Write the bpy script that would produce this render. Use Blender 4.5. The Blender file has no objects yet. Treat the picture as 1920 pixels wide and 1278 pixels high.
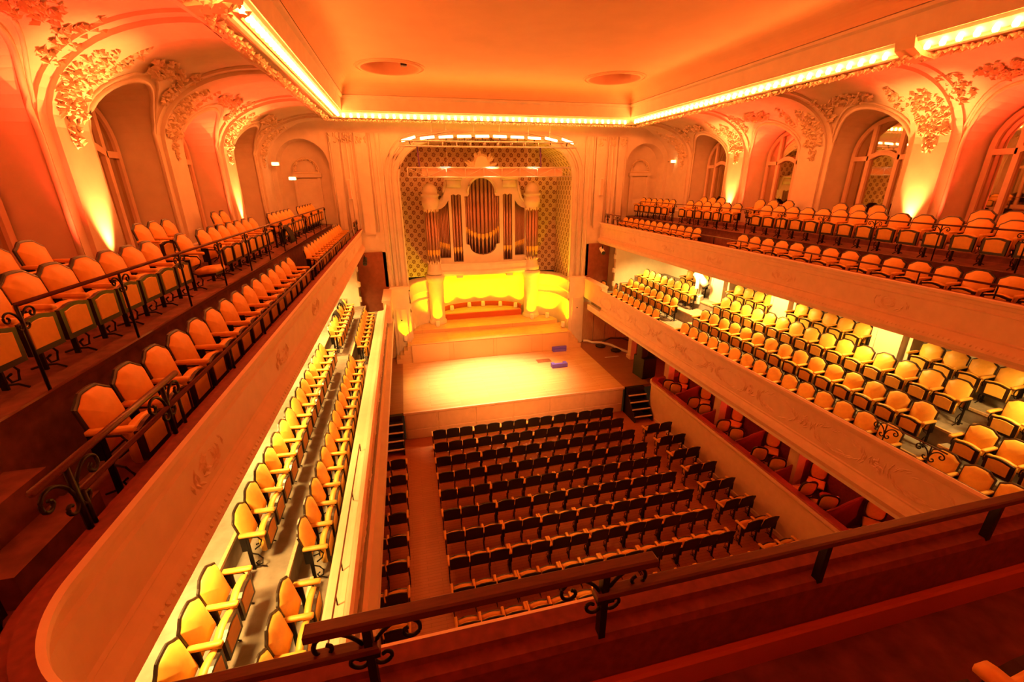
import bpy, math, random
from math import sin, cos, pi, sqrt, radians
from mathutils import Vector, Matrix
from mathutils.geometry import tessellate_polygon
random.seed(7)
C = bpy.context.scene
COL = C.collection

# ------------------------------------------------------------------ camera
cam_d = bpy.data.cameras.new('camera'); cam = bpy.data.objects.new('camera', cam_d); COL.objects.link(cam)
cam_d.sensor_width = 36.0; cam_d.lens = 813.857 / 1920 * 36; cam_d.clip_start = 0.05
yaw, pitch, roll = radians(13.3532), radians(20.0972), radians(-0.41529)
_f = Vector((sin(yaw) * cos(pitch), cos(yaw) * cos(pitch), -sin(pitch)))
_r = Vector((cos(yaw), -sin(yaw), 0)); _u = _r.cross(_f)
_r2 = _r * cos(roll) + _u * sin(roll); _u2 = _u * cos(roll) - _r * sin(roll)
cam.matrix_world = Matrix(((_r2.x, _u2.x, -_f.x, -4.0), (_r2.y, _u2.y, -_f.y, 0.0), (_r2.z, _u2.z, -_f.z, 9.5), (0, 0, 0, 1)))
C.camera = cam
# ------------------------------------------------------------------ world, exposure
w = bpy.data.worlds.new('world'); C.world = w; w.use_nodes = True
w.node_tree.nodes['Background'].inputs[0].default_value = (1.0, 0.35, 0.1, 1)
w.node_tree.nodes['Background'].inputs[1].default_value = 0.02
C.view_settings.view_transform = 'Standard'; C.view_settings.look = 'None'
C.view_settings.gamma = 1.0; C.view_settings.use_curve_mapping = False
C.view_settings.exposure = 0.0
C.cycles.max_bounces = 7; C.cycles.diffuse_bounces = 4; C.cycles.glossy_bounces = 3
C.cycles.sample_clamp_indirect = 6.0
# light colours and levels used by the lamps of the hall and the added spots
ORANGE = (1.0, 0.205, 0.034); RED = (1.0, 0.05, 0.015); YELLOW = (1.0, 0.72, 0.0); WARM = (1.0, 0.56, 0.13)
L_BULB = 130.0; L_UP = 1500.0; L_RED = 1700.0; L_SOFFIT = 900.0; L_FOOT = 270.0; L_STAGE = 7500.0; L_BOX = 46.0; L_FOH_ADDED = 6500.0

# ------------------------------------------------------------------ materials
def mat(name, col, rough=0.6, metal=0.0, noise=0.0, scale=8.0, bump=0.0, sheen=0.0, emit=None, stretch=None):
    m = bpy.data.materials.new(name); m.use_nodes = True
    nt = m.node_tree; b = nt.nodes['Principled BSDF']
    b.inputs['Roughness'].default_value = rough; b.inputs['Metallic'].default_value = metal
    b.inputs['Base Color'].default_value = (*col, 1)
    if sheen: b.inputs['Sheen Weight'].default_value = sheen; b.inputs['Sheen Roughness'].default_value = 0.4; b.inputs['Sheen Tint'].default_value = (1, .75, .35, 1)
    if emit: b.inputs['Emission Color'].default_value = (*emit[0], 1); b.inputs['Emission Strength'].default_value = emit[1]
    if noise or bump:
        tc = nt.nodes.new('ShaderNodeTexCoord'); mp = nt.nodes.new('ShaderNodeMapping'); n = nt.nodes.new('ShaderNodeTexNoise')
        if stretch: mp.inputs['Scale'].default_value = stretch
        nt.links.new(tc.outputs['Object'], mp.inputs['Vector']); nt.links.new(mp.outputs[0], n.inputs['Vector'])
        n.inputs['Scale'].default_value = scale; n.inputs['Detail'].default_value = 4
        if noise:
            r = nt.nodes.new('ShaderNodeValToRGB'); nt.links.new(n.outputs['Fac'], r.inputs['Fac'])
            r.color_ramp.elements[0].position = .3; r.color_ramp.elements[1].position = .72
            r.color_ramp.elements[0].color = (*[c * (1 - noise) for c in col], 1); r.color_ramp.elements[1].color = (*[min(1, c * (1 + noise * .6)) for c in col], 1)
            nt.links.new(r.outputs[0], b.inputs['Base Color'])
        if bump:
            bp = nt.nodes.new('ShaderNodeBump'); bp.inputs['Strength'].default_value = bump; bp.inputs['Distance'].default_value = .02
            nt.links.new(n.outputs['Fac'], bp.inputs['Height']); nt.links.new(bp.outputs[0], b.inputs['Normal'])
    return m

def rosette_material():
    m = mat('rosette_wallpaper', (.74, .55, .36), .7); nt = m.node_tree; b = nt.nodes['Principled BSDF']
    def N(op, a, c=None, v=None):
        n = nt.nodes.new('ShaderNodeMath'); n.operation = op
        for i, q in enumerate((a, c)):
            if q is None: continue
            if isinstance(q, (int, float)): n.inputs[i].default_value = q
            else: nt.links.new(q, n.inputs[i])
        return n.outputs[0]
    g = nt.nodes.new('ShaderNodeNewGeometry'); s = nt.nodes.new('ShaderNodeSeparateXYZ'); nt.links.new(g.outputs['Position'], s.inputs[0])
    u = N('DIVIDE', N('ADD', s.outputs['X'], s.outputs['Y']), .40); v = N('DIVIDE', s.outputs['Z'], .46)
    a1 = N('ADD', u, v); b1 = N('SUBTRACT', u, v)
    fa = N('SUBTRACT', N('FRACT', a1), .5); fb = N('SUBTRACT', N('FRACT', b1), .5)
    rad = N('SQRT', N('ADD', N('MULTIPLY', fa, fa), N('MULTIPLY', fb, fb)))
    ang = N('ARCTAN2', fa, fb)
    petal = N('ADD', N('MULTIPLY', N('COSINE', N('MULTIPLY', ang, 6.0)), .05), .33)
    disc = N('LESS_THAN', rad, petal); hole = N('GREATER_THAN', rad, .13)
    dot = N('LESS_THAN', rad, .07)
    edge = N('LESS_THAN', N('SUBTRACT', .5, N('MAXIMUM', N('ABSOLUTE', fa), N('ABSOLUTE', fb))), .022)
    k = N('MAXIMUM', N('MAXIMUM', N('MULTIPLY', disc, hole), dot), N('MULTIPLY', edge, .35))
    mx = nt.nodes.new('ShaderNodeMix'); mx.data_type = 'RGBA'; nt.links.new(k, mx.inputs['Factor'])
    mx.inputs['A'].default_value = (.78, .60, .40, 1); mx.inputs['B'].default_value = (.27, .12, .10, 1)
    nt.links.new(mx.outputs['Result'], b.inputs['Base Color'])
    return m

def board_material(name, c1, c2, bw=.12, bl=1.6, rough=.35, axis=True):
    m = mat(name, c1, rough); nt = m.node_tree; b = nt.nodes['Principled BSDF']
    tc = nt.nodes.new('ShaderNodeTexCoord'); mp = nt.nodes.new('ShaderNodeMapping'); br = nt.nodes.new('ShaderNodeTexBrick')
    if not axis: mp.inputs['Rotation'].default_value = (0, 0, pi / 2)
    nt.links.new(tc.outputs['Object'], mp.inputs[0]); nt.links.new(mp.outputs[0], br.inputs['Vector'])
    br.inputs['Color1'].default_value = (*c1, 1); br.inputs['Color2'].default_value = (*c2, 1); br.inputs['Mortar'].default_value = (*[c * .6 for c in c2], 1)
    br.inputs['Scale'].default_value = 1; br.inputs['Brick Width'].default_value = bl; br.inputs['Row Height'].default_value = bw; br.inputs['Mortar Size'].default_value = .004
    nt.links.new(br.outputs['Color'], b.inputs['Base Color'])
    return m

M = dict(
    plaster=mat('cream_plaster', (.80, .70, .56), .65, noise=.07, scale=3, bump=.12),
    fascia=mat('fascia_plaster', (.80, .58, .42), .6, noise=.06, scale=5, bump=.15),
    ornament=mat('gilded_plaster', (.80, .66, .46), .5),
    ceiling=mat('ceiling_paint', (.82, .55, .36), .8, noise=.05, scale=1.2),
    dark_red=mat('dark_red_velvet', (.20, .028, .018), .8, noise=.25, scale=20),
    red_wood=mat('red_painted_wood', (.36, .05, .03), .55, noise=.15, scale=10),
    velvet=mat('gold_velvet', (.82, .44, .075), .46, noise=.08, scale=16, sheen=.12),
    frame=mat('dark_walnut', (.022, .010, .007), .32),
    backing=mat('black_leather', (.012, .008, .008), .55),
    iron=mat('black_iron', (.015, .010, .010), .4, metal=.6),
    rail=mat('mahogany_rail', (.12, .030, .014), .35, noise=.3, scale=12, stretch=(1, 8, 8)),
    carpet=mat('dark_carpet', (.20, .065, .045), .95, noise=.35, scale=7, bump=.3),
    tier=mat('grey_tier_floor', (.30, .25, .22), .85, noise=.2, scale=6),
    nosing=mat('brass_nosing', (.80, .60, .30), .4),
    stage=board_material('stage_boards', (.74, .49, .25), (.68, .42, .20), .11, 2.4, .24),
    apron=board_material('apron_parquet', (.34, .13, .06), (.29, .105, .05), .09, .6),
    hall=board_material('hall_parquet', (.46, .155, .05), (.42, .135, .042), .09, .7),
    redstep=mat('red_step_carpet', (.55, .10, .03), .8),  # also gives the ledge skirting its painted-in red light
    pipe=mat('pipe_metal', (.46, .27, .20), .38, metal=.75),
    gold=mat('gilt_mouth', (.95, .62, .12), .35, metal=.3),
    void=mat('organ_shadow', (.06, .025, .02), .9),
    rosette=rosette_material(),
    mirror=mat('mirror_glass', (.62, .55, .45), .02, metal=1.0),
    white=mat('white_paint', (.85, .82, .75), .4),
    black=mat('black_plastic', (.012, .012, .014), .5),
    steel=mat('truss_aluminium', (.75, .72, .66), .35, metal=.5),
    blue=mat('blue_violet_mat', (.16, .11, .95), .6),
    strap=mat('purple_strap', (.10, .03, .22), .6),
    jacket=mat('black_cloth', (.01, .008, .01), .9),
    skin=mat('brown_curtain', (.30, .085, .04), .8, noise=.2, scale=5),
    panelwood=mat('oak_panel', (.62, .40, .22), .5, noise=.2, scale=6, stretch=(6, 6, .6)),
    bulb=mat('lit_bulb', (1, .8, .5), .3, emit=(ORANGE, L_BULB)),
    flood=mat('lit_flood_panel', (1, .9, .7), .3, emit=((1.0, .60, .22), 14.0)),
    foot=mat('lit_can', (1, .9, .6), .3, emit=((1.0, .70, .30), 9.0)),
    exit=mat('lit_exit_lamp', (1, .95, .7), .3, emit=((1.0, .75, .25), 6.0)),
    redlamp=mat('lit_red_lamp', (1, .3, .2), .3, emit=((1.0, .12, .05), 12.0)),
)

# ------------------------------------------------------------------ mesh helpers
class MB:
    def __init__(s): s.v = []; s.f = []
    def add(s, vs, fs):
        o = len(s.v); s.v += [tuple(p) for p in vs]; s.f += [tuple(i + o for i in f) for f in fs]; return s
    def box(s, x0, x1, y0, y1, z0, z1):
        return s.add([(x0, y0, z0), (x1, y0, z0), (x1, y1, z0), (x0, y1, z0), (x0, y0, z1), (x1, y0, z1), (x1, y1, z1), (x0, y1, z1)],
                     [(0, 3, 2, 1), (4, 5, 6, 7), (0, 1, 5, 4), (1, 2, 6, 5), (2, 3, 7, 6), (3, 0, 4, 7)])
    def bbox(s, x0, x1, y0, y1, z0, z1, b=.01):      # box with bevelled vertical and top edges
        r = []
        for (z, i) in ((z0, 0), (z1 - b, 0), (z1, b)):
            r.append([(x0 + i, y0 + i + 0, z), (x1 - i, y0 + i, z), (x1 - i, y1 - i, z), (x0 + i, y1 - i, z)])
        return s.loft(r, closed=True, caps=True)
    def loft(s, rings, closed=True, caps=False):
        n = len(rings[0]); o = len(s.v); fs = []
        for r in rings: s.v += [tuple(p) for p in r]
        for k in range(len(rings) - 1):
            for i in range(n if closed else n - 1):
                j = (i + 1) % n; a = o + k * n
                fs.append((a + i, a + j, a + n + j, a + n + i))
        if caps: fs.append(tuple(o + i for i in range(n - 1, -1, -1))); fs.append(tuple(o + (len(rings) - 1) * n + i for i in range(n)))
        s.f += fs; return s
    def prism(s, pts, axis, a, b):                    # pts 2D, extruded along axis 'x','y','z' from a to b
        def P(p, t): return {'x': (t, p[0], p[1]), 'y': (p[0], t, p[1]), 'z': (p[0], p[1], t)}[axis]
        return s.loft([[P(p, a) for p in pts], [P(p, b) for p in pts]], True, True)
    def tube(s, path, r, n=6, caps=True):
        path = [Vector(p) for p in path]; rings = []
        for i, p in enumerate(path):
            t = (path[min(i + 1, len(path) - 1)] - path[max(i - 1, 0)])
            t = t.normalized() if t.length > 1e-9 else Vector((0, 0, 1))
            a = t.cross(Vector((0, 0, 1)) if abs(t.z) < .9 else Vector((1, 0, 0))).normalized(); b = t.cross(a)
            rr = r[i] if isinstance(r, (list, tuple)) else r
            rings.append([p + (a * cos(2 * pi * k / n) + b * sin(2 * pi * k / n)) * rr for k in range(n)])
        return s.loft(rings, True, caps)
    def lathe(s, prof, n=12, c=(0, 0, 0), a0=0., a1=2 * pi):
        full = abs(a1 - a0 - 2 * pi) < 1e-6; m = n if full else n + 1
        rings = [[(c[0] + r * cos(a0 + (a1 - a0) * k / n), c[1] + r * sin(a0 + (a1 - a0) * k / n), c[2] + z) for k in range(m)] for r, z in prof]
        return s.loft(rings, full, full)
    def ring(s, c, rad, r, n=24, m=6, plane='z'):
        rings = []
        for k in range(n + 1):
            a = 2 * pi * k / n
            d = Vector((cos(a), sin(a), 0)) if plane == 'z' else Vector((cos(a), 0, sin(a)))
            up = Vector((0, 0, 1)) if plane == 'z' else Vector((0, 1, 0))
            rings.append([Vector(c) + d * rad + (d * cos(2 * pi * j / m) + up * sin(2 * pi * j / m)) * r for j in range(m)])
        return s.loft(rings, True, False)
    def leaf(s, p, t, n, L, W, H):                    # small raised leaf: flattened double pyramid
        p = Vector(p); t = Vector(t).normalized(); n = Vector(n).normalized(); b = n.cross(t)
        vs = [p - t * L, p - t * L * .3 + b * W, p + t * L * .45 + b * W * .7, p + t * L, p + t * L * .45 - b * W * .7, p - t * L * .3 - b * W, p + n * H]
        return s.add(vs, [(i, (i + 1) % 6, 6) for i in range(6)])
    def poly_holes(s, outer, holes, fn):              # planar polygon with holes; fn maps 2D -> 3D
        loops = [outer] + holes; flat = [p for l in loops for p in l]
        tris = tessellate_polygon([[Vector((p[0], p[1], 0)) for p in l] for l in loops])
        return s.add([fn(p) for p in flat], tris)
    def build(s, name, m, parent=None, smooth=False, kind=None):
        me = bpy.data.meshes.new(name); me.from_pydata(s.v, [], s.f); me.update()
        if smooth: me.polygons.foreach_set('use_smooth', [True] * len(me.polygons))
        me.materials.append(M[m] if isinstance(m, str) else m)
        o = bpy.data.objects.new(name, me); COL.objects.link(o)
        if parent: o.parent = parent
        if kind: o['kind'] = kind
        return o

def tag(o, label=None, cat=None, group=None, kind=None):
    if label: o['label'] = label
    if cat: o['category'] = cat
    if group: o['group'] = group
    if kind: o['kind'] = kind
    return o
def empty(name, loc=(0, 0, 0), rz=0., label=None, cat=None, group=None, kind=None):
    o = bpy.data.objects.new(name, None); COL.objects.link(o); o.location = loc; o.rotation_euler = (0, 0, rz); o.empty_display_size = .2
    return tag(o, label, cat, group, kind)
KIDS = {}
def copy_tree(o, parent=None):
    c = o.copy(); COL.objects.link(c); c.parent = parent
    if o.name not in KIDS: KIDS[o.name] = list(o.children)
    for ch in KIDS[o.name]: copy_tree(ch, c)
    return c
def light(name, kind, loc, energy, col, parent=None, size=.1, spot=None, blend=.5, aim=None):
    l = bpy.data.lights.new(name, kind); l.energy = energy; l.color = col
    if kind == 'AREA': l.size = size
    else: l.shadow_soft_size = size
    if kind == 'SPOT': l.spot_size = radians(spot); l.spot_blend = blend
    o = bpy.data.objects.new(name, l); COL.objects.link(o); o.location = loc
    if aim is not None: o.rotation_euler = (Vector(aim) - Vector(loc)).to_track_quat('-Z', 'Y').to_euler()
    if parent: o.parent = parent
    return o
ORD = 'zeroth first second third fourth fifth sixth seventh eighth ninth tenth eleventh twelfth thirteenth fourteenth fifteenth sixteenth seventeenth eighteenth nineteenth twentieth twenty-first twenty-second twenty-third twenty-fourth twenty-fifth twenty-sixth twenty-seventh twenty-eighth twenty-ninth thirtieth thirty-first thirty-second thirty-third thirty-fourth'.split()
SIDE = {1: 'right', -1: 'left'}

# ------------------------------------------------------------------ floors
MB().box(-5.6, 5.6, -2.0, 15.35, -.1, 0).build('floor', 'hall')['kind'] = 'structure'
BW = 21.2                                             # plane of the wall behind the stage
stage = empty('stage', (0, 15.3, 0), label='pale boarded concert stage with cream panelled front facing the stalls', cat='stage')
def at0(o, root): o.location = -Vector(root.location); return o
at0(MB().box(-4.68, 4.57, 15.3, 21.3, 1.09, 1.19).build('deck', 'stage', stage), stage)
for a, b in ((4.57, 9.09), (-9.09, -4.68)): at0(MB().box(a, b, 15.32, 21.15, 1.07, 1.185).build('apron', 'apron', stage), stage)
at0(MB().box(-4.68, 4.57, 15.22, 15.3, 1.12, 1.2).build('deck_nosing', 'fascia', stage), stage)
at0(MB().box(-4.66, 4.55, 15.3, 15.36, 0, 1.12).build('front_backing', 'fascia', stage), stage)
xs = [-4.66, -3.4, -1.9, -.35, 1.2, 2.75, 4.55]
for a, b in zip(xs, xs[1:]):
    m = MB()
    for (z0, z1) in ((.02, .42), (.47, 1.09)):
        m.loft([[(a + .03, 15.3, z0), (b - .03, 15.3, z0), (b - .03, 15.3, z1), (a + .03, 15.3, z1)],
                [(a + .045, 15.275, z0 + .015), (b - .045, 15.275, z0 + .015), (b - .045, 15.275, z1 - .015), (a + .045, 15.275, z1 - .015)]], True, True)
    at0(m.build('front_panel', 'fascia', stage), stage)

# platforms of the organ: straight front riser, a shallow step behind it and the curved top step
def platform(name, pts, z0, z1, m, label, front=None):
    o = empty(name, (pts[0][0], pts[0][1], z0), label=label, cat='platform')
    at0(MB().prism(pts, 'z', z0, z1).build('riser', m, o), o)
    return o
arc = lambda cx, cy, rx, ry, a0, a1, n: [(cx + rx * cos(radians(a0 + (a1 - a0) * i / n)), cy + ry * sin(radians(a0 + (a1 - a0) * i / n))) for i in range(n + 1)]
p1 = platform('organ_platform', [(-4.2, 20.2), (3.85, 20.2), (3.95, 21.9), (-4.1, 21.9)], 1.19, 2.15, 'stage', 'high pale wooden platform front at the back of the stage')
at0(MB().box(-4.22, 3.87, 20.16, 20.5, 2.15, 2.18).build('nosing', 'stage', p1), p1)
for k in range(4):
    a = -4.2 + k * 2.0125; at0(MB().bbox(a + .02, a + 1.99, 20.175, 20.2, 1.2, 2.13, .005).build('front_board', 'stage', p1), p1)
platform('curved_platform', [(-4.05, 21.8), (3.75, 21.8)] + arc(-.1, 22.0, 3.9, 1.75, 0, 180, 18), 1.19, 2.32, 'stage', 'shallow wooden step with curved back between the organ pedestals')
p3 = platform('choir_step', [(-2.5, 23.3), (2.1, 23.3)] + arc(-.2, 23.4, 2.3, 1.25, 0, 180, 18), 2.3, 2.62, 'redstep', 'orange-red half-round step below the organ, ringed by footlights')
at0(MB().prism(arc(-.2, 23.42, 2.28, 1.2, 0, 180, 18), 'z', 2.62, 2.64).build('tread', 'stage', p3), p3)
rim = arc(-.2, 23.45, 2.32, 1.35, 0, 180, 24)
at0(MB().loft([[(x, y, 2.6) for x, y in rim], [(x, y, 2.86) for x, y in rim], [(x * 1.03, y + .05, 2.86) for x, y in rim]], False).build('kick_curb', 'redstep', p3), p3)
for s, nm in ((-1, 'left'), (1, 'right')):
    st = empty('side_steps', (s * 4.4, 20.4, 1.19), label='small wooden steps climbing to the organ platform on the ' + nm, cat='steps', group='steps beside the organ platform')
    for k in range(4):
        x0, x1 = (-4.95 + k * .19, -4.2) if s < 0 else (3.87, 4.6 - k * .18)
        at0(MB().bbox(x0, x1, 20.3 + .0 * k, 21.1, 1.19 + .22 * k, 1.19 + .22 * (k + 1) - .005, .008).build('step', 'stage', st), st)

# stairs from the stalls up to the stage
for s, x0, x1, nm in ((-1, -5.45, -4.72, 'left'), (1, 4.62, 5.46, 'right')):
    st = empty('stage_stairs', ((x0 + x1) / 2, 14.9, 0), label='black stairs with pale nosings up to the %s end of the stage' % nm, cat='stairs', group='stage stairs')
    for k in range(1, 5):
        z = 1.19 - .235 * k; y = 15.12 - .2 * k
        t = at0(MB().box(x0, x1, y, y + .26, z - .03, z).build('tread', 'black', st), st)
        MB().box(x0, x1, y - .03, y + .012, z - .035, z + .006).build('nosing', 'white', t)
    at0(MB().prism([(15.25, 0), (14.25, 0), (14.25, .2), (15.25, 1.15)], 'x', x0, x0 + .04).prism([(15.25, 0), (14.25, 0), (14.25, .2), (15.25, 1.15)], 'x', x1 - .04, x1).build('stringer', 'black', st), st)
    at0(MB().box(x0, x1, 15.15, 15.3, 0, 1.185).build('back_board', 'backing', st), st)

# ------------------------------------------------------------------ ceiling and cornice
CX, CY = 6.0, 19.3
def sweep_U(mb, prof, y0=-3.0):                      # prof: list of (hx, z); mitred along left, back and right
    rings = []
    for st in range(4):
        rings.append([((-h, y0, z), (-h, CY + (h - CX), z), (h, CY + (h - CX), z), (h, y0, z))[st] for h, z in prof])
    return mb.loft(rings, False)
corn = MB(); sweep_U(corn, [(6.95, 11.95), (6.74, 11.83), (6.70, 11.81), (6.48, 11.90), (6.43, 11.95), (6.40, 11.88), (6.34, 11.86), (6.28, 11.88), (6.25, 11.95), (6.21, 11.91), (6.17, 11.92),
                            (6.12, 11.96), (6.02, 12.02), (5.985, 12.08), (5.96, 12.08), (5.95, 12.12), (5.93, 12.3), (5.915, 12.48), (5.84, 12.52), (5.83, 12.58), (5.88, 12.62)])
cornice = corn.build('trim_1', 'plaster'); cornice['kind'] = 'structure'; cornice['label'] = 'moulded cornice carrying the row of lit bulbs'
orn = MB()
def along_U(step, h, z, fn, y0=0.3):
    L = CY + (h - CX) - y0; n = int(L / step)
    for s in (-1, 1):
        for k in range(n): fn((s * h, y0 + k * step, z), (0, 1, 0), s, k)
    n = int(2 * h / step)
    for k in range(n): fn((-h + k * step, CY + (h - CX), z), (1, 0, 0), 0, k)
def lf(p, t, s, k):
    j = random.uniform(-.06, .06)
    inw = Vector((-s, 0, 0)) if s else Vector((0, -1, 0))
    q = Vector(p) + inw * j
    orn.leaf(q, Vector(t) * random.uniform(-.8, .8) + inw * random.uniform(.4, 1), inw * .7 + Vector((0, 0, -1)), .085, .04, .07)
for off in (.0, .03, .06): along_U(.085, 6.64 - off * 1.6, 11.825 + off * .5, lf)
orn.build('leaf_band', 'ornament', cornice, kind='stuff')
bm_ = MB()
bm_.lathe([(.002, -.055), (.036, -.048), (.05, -.02), (.048, .02), (.03, .06), (.02, .075)], 8)
bulb_mesh = None; bulbs = 0
GAPS = [(7.66, 8.36)]
def put_bulb(x, y, z):
    global bulb_mesh, bulbs
    if bulb_mesh is None:
        o = bm_.build('bulb', 'bulb', cornice, True); bulb_mesh = o.data
    else:
        o = bpy.data.objects.new('bulb', bulb_mesh); COL.objects.link(o); o.parent = cornice
    o.location = (x, y, z); bulbs += 1
for s in (-1, 1):
    y = 19.05
    while y > 5.6:
        if not any(a < y < b for a, b in GAPS): put_bulb(s * 6.07, y, 11.90)
        y -= .265
x = -5.9
while x < 5.95: put_bulb(x, CY + .07, 11.90); x += .265
for s in (-1, 1):                                    # brackets that interrupt the row of bulbs
    m = MB().prism([(6.75, 11.9), (6.6, 11.74), (6.2, 11.80), (5.98, 11.92), (5.93, 12.12), (6.2, 12.2)], 'y', 7.82, 8.2)
    if s < 0: m.v = [(-x, y, z) for x, y, z in m.v]
    for k in range(26): m.leaf((s * random.uniform(5.9, 6.6), random.uniform(7.75, 8.27), random.uniform(11.76, 11.84)), (random.uniform(-1, 1), random.uniform(-1, 1), 0), (0, 0, -1), .07, .035, .05)
    m.build('bracket', 'ornament', cornice)
# ceiling with coved edge and two round openings
Zc = 13.1
cv = MB(); n = 10
rc = []
def rrect(hx, y0, y1, r, nn=6):
    return [(-hx, y0)] + [(-hx + r - r * cos(pi / 2 * i / nn), y1 - r + r * sin(pi / 2 * i / nn)) for i in range(nn + 1)] + [(hx - r + r * sin(pi / 2 * i / nn), y1 - r + r * cos(pi / 2 * i / nn)) for i in range(nn + 1)] + [(hx, y0)]
for i in range(n + 1):
    a = pi / 2 * i / n
    hx = 5.83 - .55 * (1 - cos(a)); z = 12.6 + (Zc - 12.6) * sin(a); y1 = 19.13 - .95 * (1 - cos(a))
    rc.append([(x, y, z) for x, y in rrect(hx, -3, y1, .02 + .6 * (1 - cos(a)))])
cv.loft(rc, False)
OC = [(-4.03, 17.1), (4.05, 17.1)]
circ = lambda c, r, n=32: [(c[0] + r * cos(2 * pi * k / n), c[1] + r * sin(2 * pi * k / n)) for k in range(n)]
cv.poly_holes([(p[0], p[1]) for p in rc[-1]], [circ(c, .93) for c in OC], lambda p: (p[0], p[1], Zc))
ce = cv.build('ceiling', 'ceiling'); ce['kind'] = 'structure'
for c, nm in zip(OC, ('left', 'right')):
    e = empty('ceiling_oculus', (c[0], c[1], Zc), label='round dark red opening with moulded rim in the ceiling, %s one' % nm, cat='ceiling opening', group='round ceiling openings')
    MB().ring((0, 0, -.01), .98, .05, 32).ring((0, 0, -.005), 1.12, .03, 32).build('rim', 'ceiling', e, True)
    MB().loft([[(p[0], p[1], z) for p in circ((0, 0), .93)] for z in (0, .35)], True).build('reveal', 'ceiling', e, True)
    MB().add([(p[0], p[1], .35) for p in circ((0, 0), .93)], [tuple(range(32))]).build('grille', 'red_wood', e)
    if c[0] < 0: MB().box(.35, .55, -.1, .1, .05, .33).build('fixing', 'black', e)

# ------------------------------------------------------------------ side walls with coved arcade
WX = 9.2; PIL = [-1.35, 2.15, 5.65, 9.2, 12.62, 16.15, 19.75]; ZS, RA, HW = 10.2, 1.16, 1.16
Z0c, Zt, Xin = 10.35, 11.95, 6.75
def xcove(z, off=0.):
    if z <= Z0c: return WX - off
    t = min(1, (z - Z0c) / (Zt - Z0c)); return Xin + (WX - Xin) * sqrt(max(0, 1 - t * t)) - off * sqrt(max(0, 1 - t * t))
def profile(z0, off=0., n=18):
    zs = [z0] if z0 < Z0c else []
    t0 = 0 if z0 < Z0c else math.asin(min(1, (z0 - Z0c) / (Zt - Z0c)))
    out = [(WX - off, z0)] if z0 < Z0c else []
    for i in range(n + 1):
        a = t0 + (pi / 2 - t0) * i / n
        out.append((Xin + (WX - Xin) * cos(a) - off * cos(a), Z0c + (Zt - Z0c) * sin(a) - off * sin(a)))
    return out
BAYS = [(a + b) / 2 for a, b in zip(PIL, PIL[1:])]
def archz(y, yc): 
    d = abs(y - yc) / HW
    return ZS + RA * sqrt(max(0, 1 - d * d))
FB = 7.8                                              # upper tier floor
def side_wall(s):
    m = MB(); cols = []
    ys = [-3.0]
    for yc in BAYS:
        ys += [yc - HW - 1e-4] + [yc - HW * cos(pi * i / 20) for i in range(21)] + [yc + HW + 1e-4]
    ys.append(BW)
    for y in ys:
        z0 = 3.0
        for yc in BAYS:
            if abs(y - yc) <= HW: z0 = archz(y, yc)
        pr = profile(z0)
        while len(pr) < 20: pr.insert(0, pr[0])
        cols.append([(s * x, y, z) for x, z in pr])
    m.loft(cols, False)
    for yc in BAYS:                                   # reveals of the arched recesses
        front, back = [], []
        for i in range(21):
            y = yc - HW * cos(pi * i / 20); z = archz(y, yc)
            front.append((s * xcove(z), y, z)); back.append((s * (WX + .75), yc + (y - yc) * .9, ZS + (z - ZS) * .9))
        front = [(s * WX, yc - HW, FB)] + front + [(s * WX, yc + HW, FB)]
        back = [(s * (WX + .75), yc - HW * .9, FB)] + back + [(s * (WX + .75), yc + HW * .9, FB)]
        m.loft([front, back], False)
        m.add(back, [tuple(range(len(back)))])
    # wall below the upper tier, filling the openings
    for yc in BAYS: m.box(min(s * WX, s * (WX + .05)), max(s * WX, s * (WX + .05)), yc - HW, yc + HW, 3.0, FB)
    o = m.build('wall_' + SIDE[s], 'plaster'); o['kind'] = 'structure'
    return o
def leaf_cluster(m, s, cy, cz, ry, rz, n, size, off=.02):
    for _ in range(n):
        a = random.uniform(0, 2 * pi); q = sqrt(random.random())
        y = cy + ry * q * cos(a); z = cz + rz * q * sin(a); z = min(z, Zt - .03)
        t = max(0, (z - Z0c) / (Zt - Z0c)); nx = sqrt(max(.02, 1 - t * t))
        nrm = Vector((-s * nx, 0, -t)).normalized()
        p = Vector((s * xcove(z), y, z)) + nrm * off
        tang = Vector((0, random.uniform(-1, 1), 0)) + Vector((-s * t, 0, nx)) * random.uniform(-1, 1)
        m.leaf(p + nrm * .015, tang if tang.length > .1 else (0, 1, 0), nrm, size * random.uniform(.7, 1.5), size * .36, .03 + .05 * random.random())
        m.leaf(p, tang.cross(nrm) if tang.length > .1 else (0, 0, 1), nrm, size * .8, size * .3, .05)
nwin = 0
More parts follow.
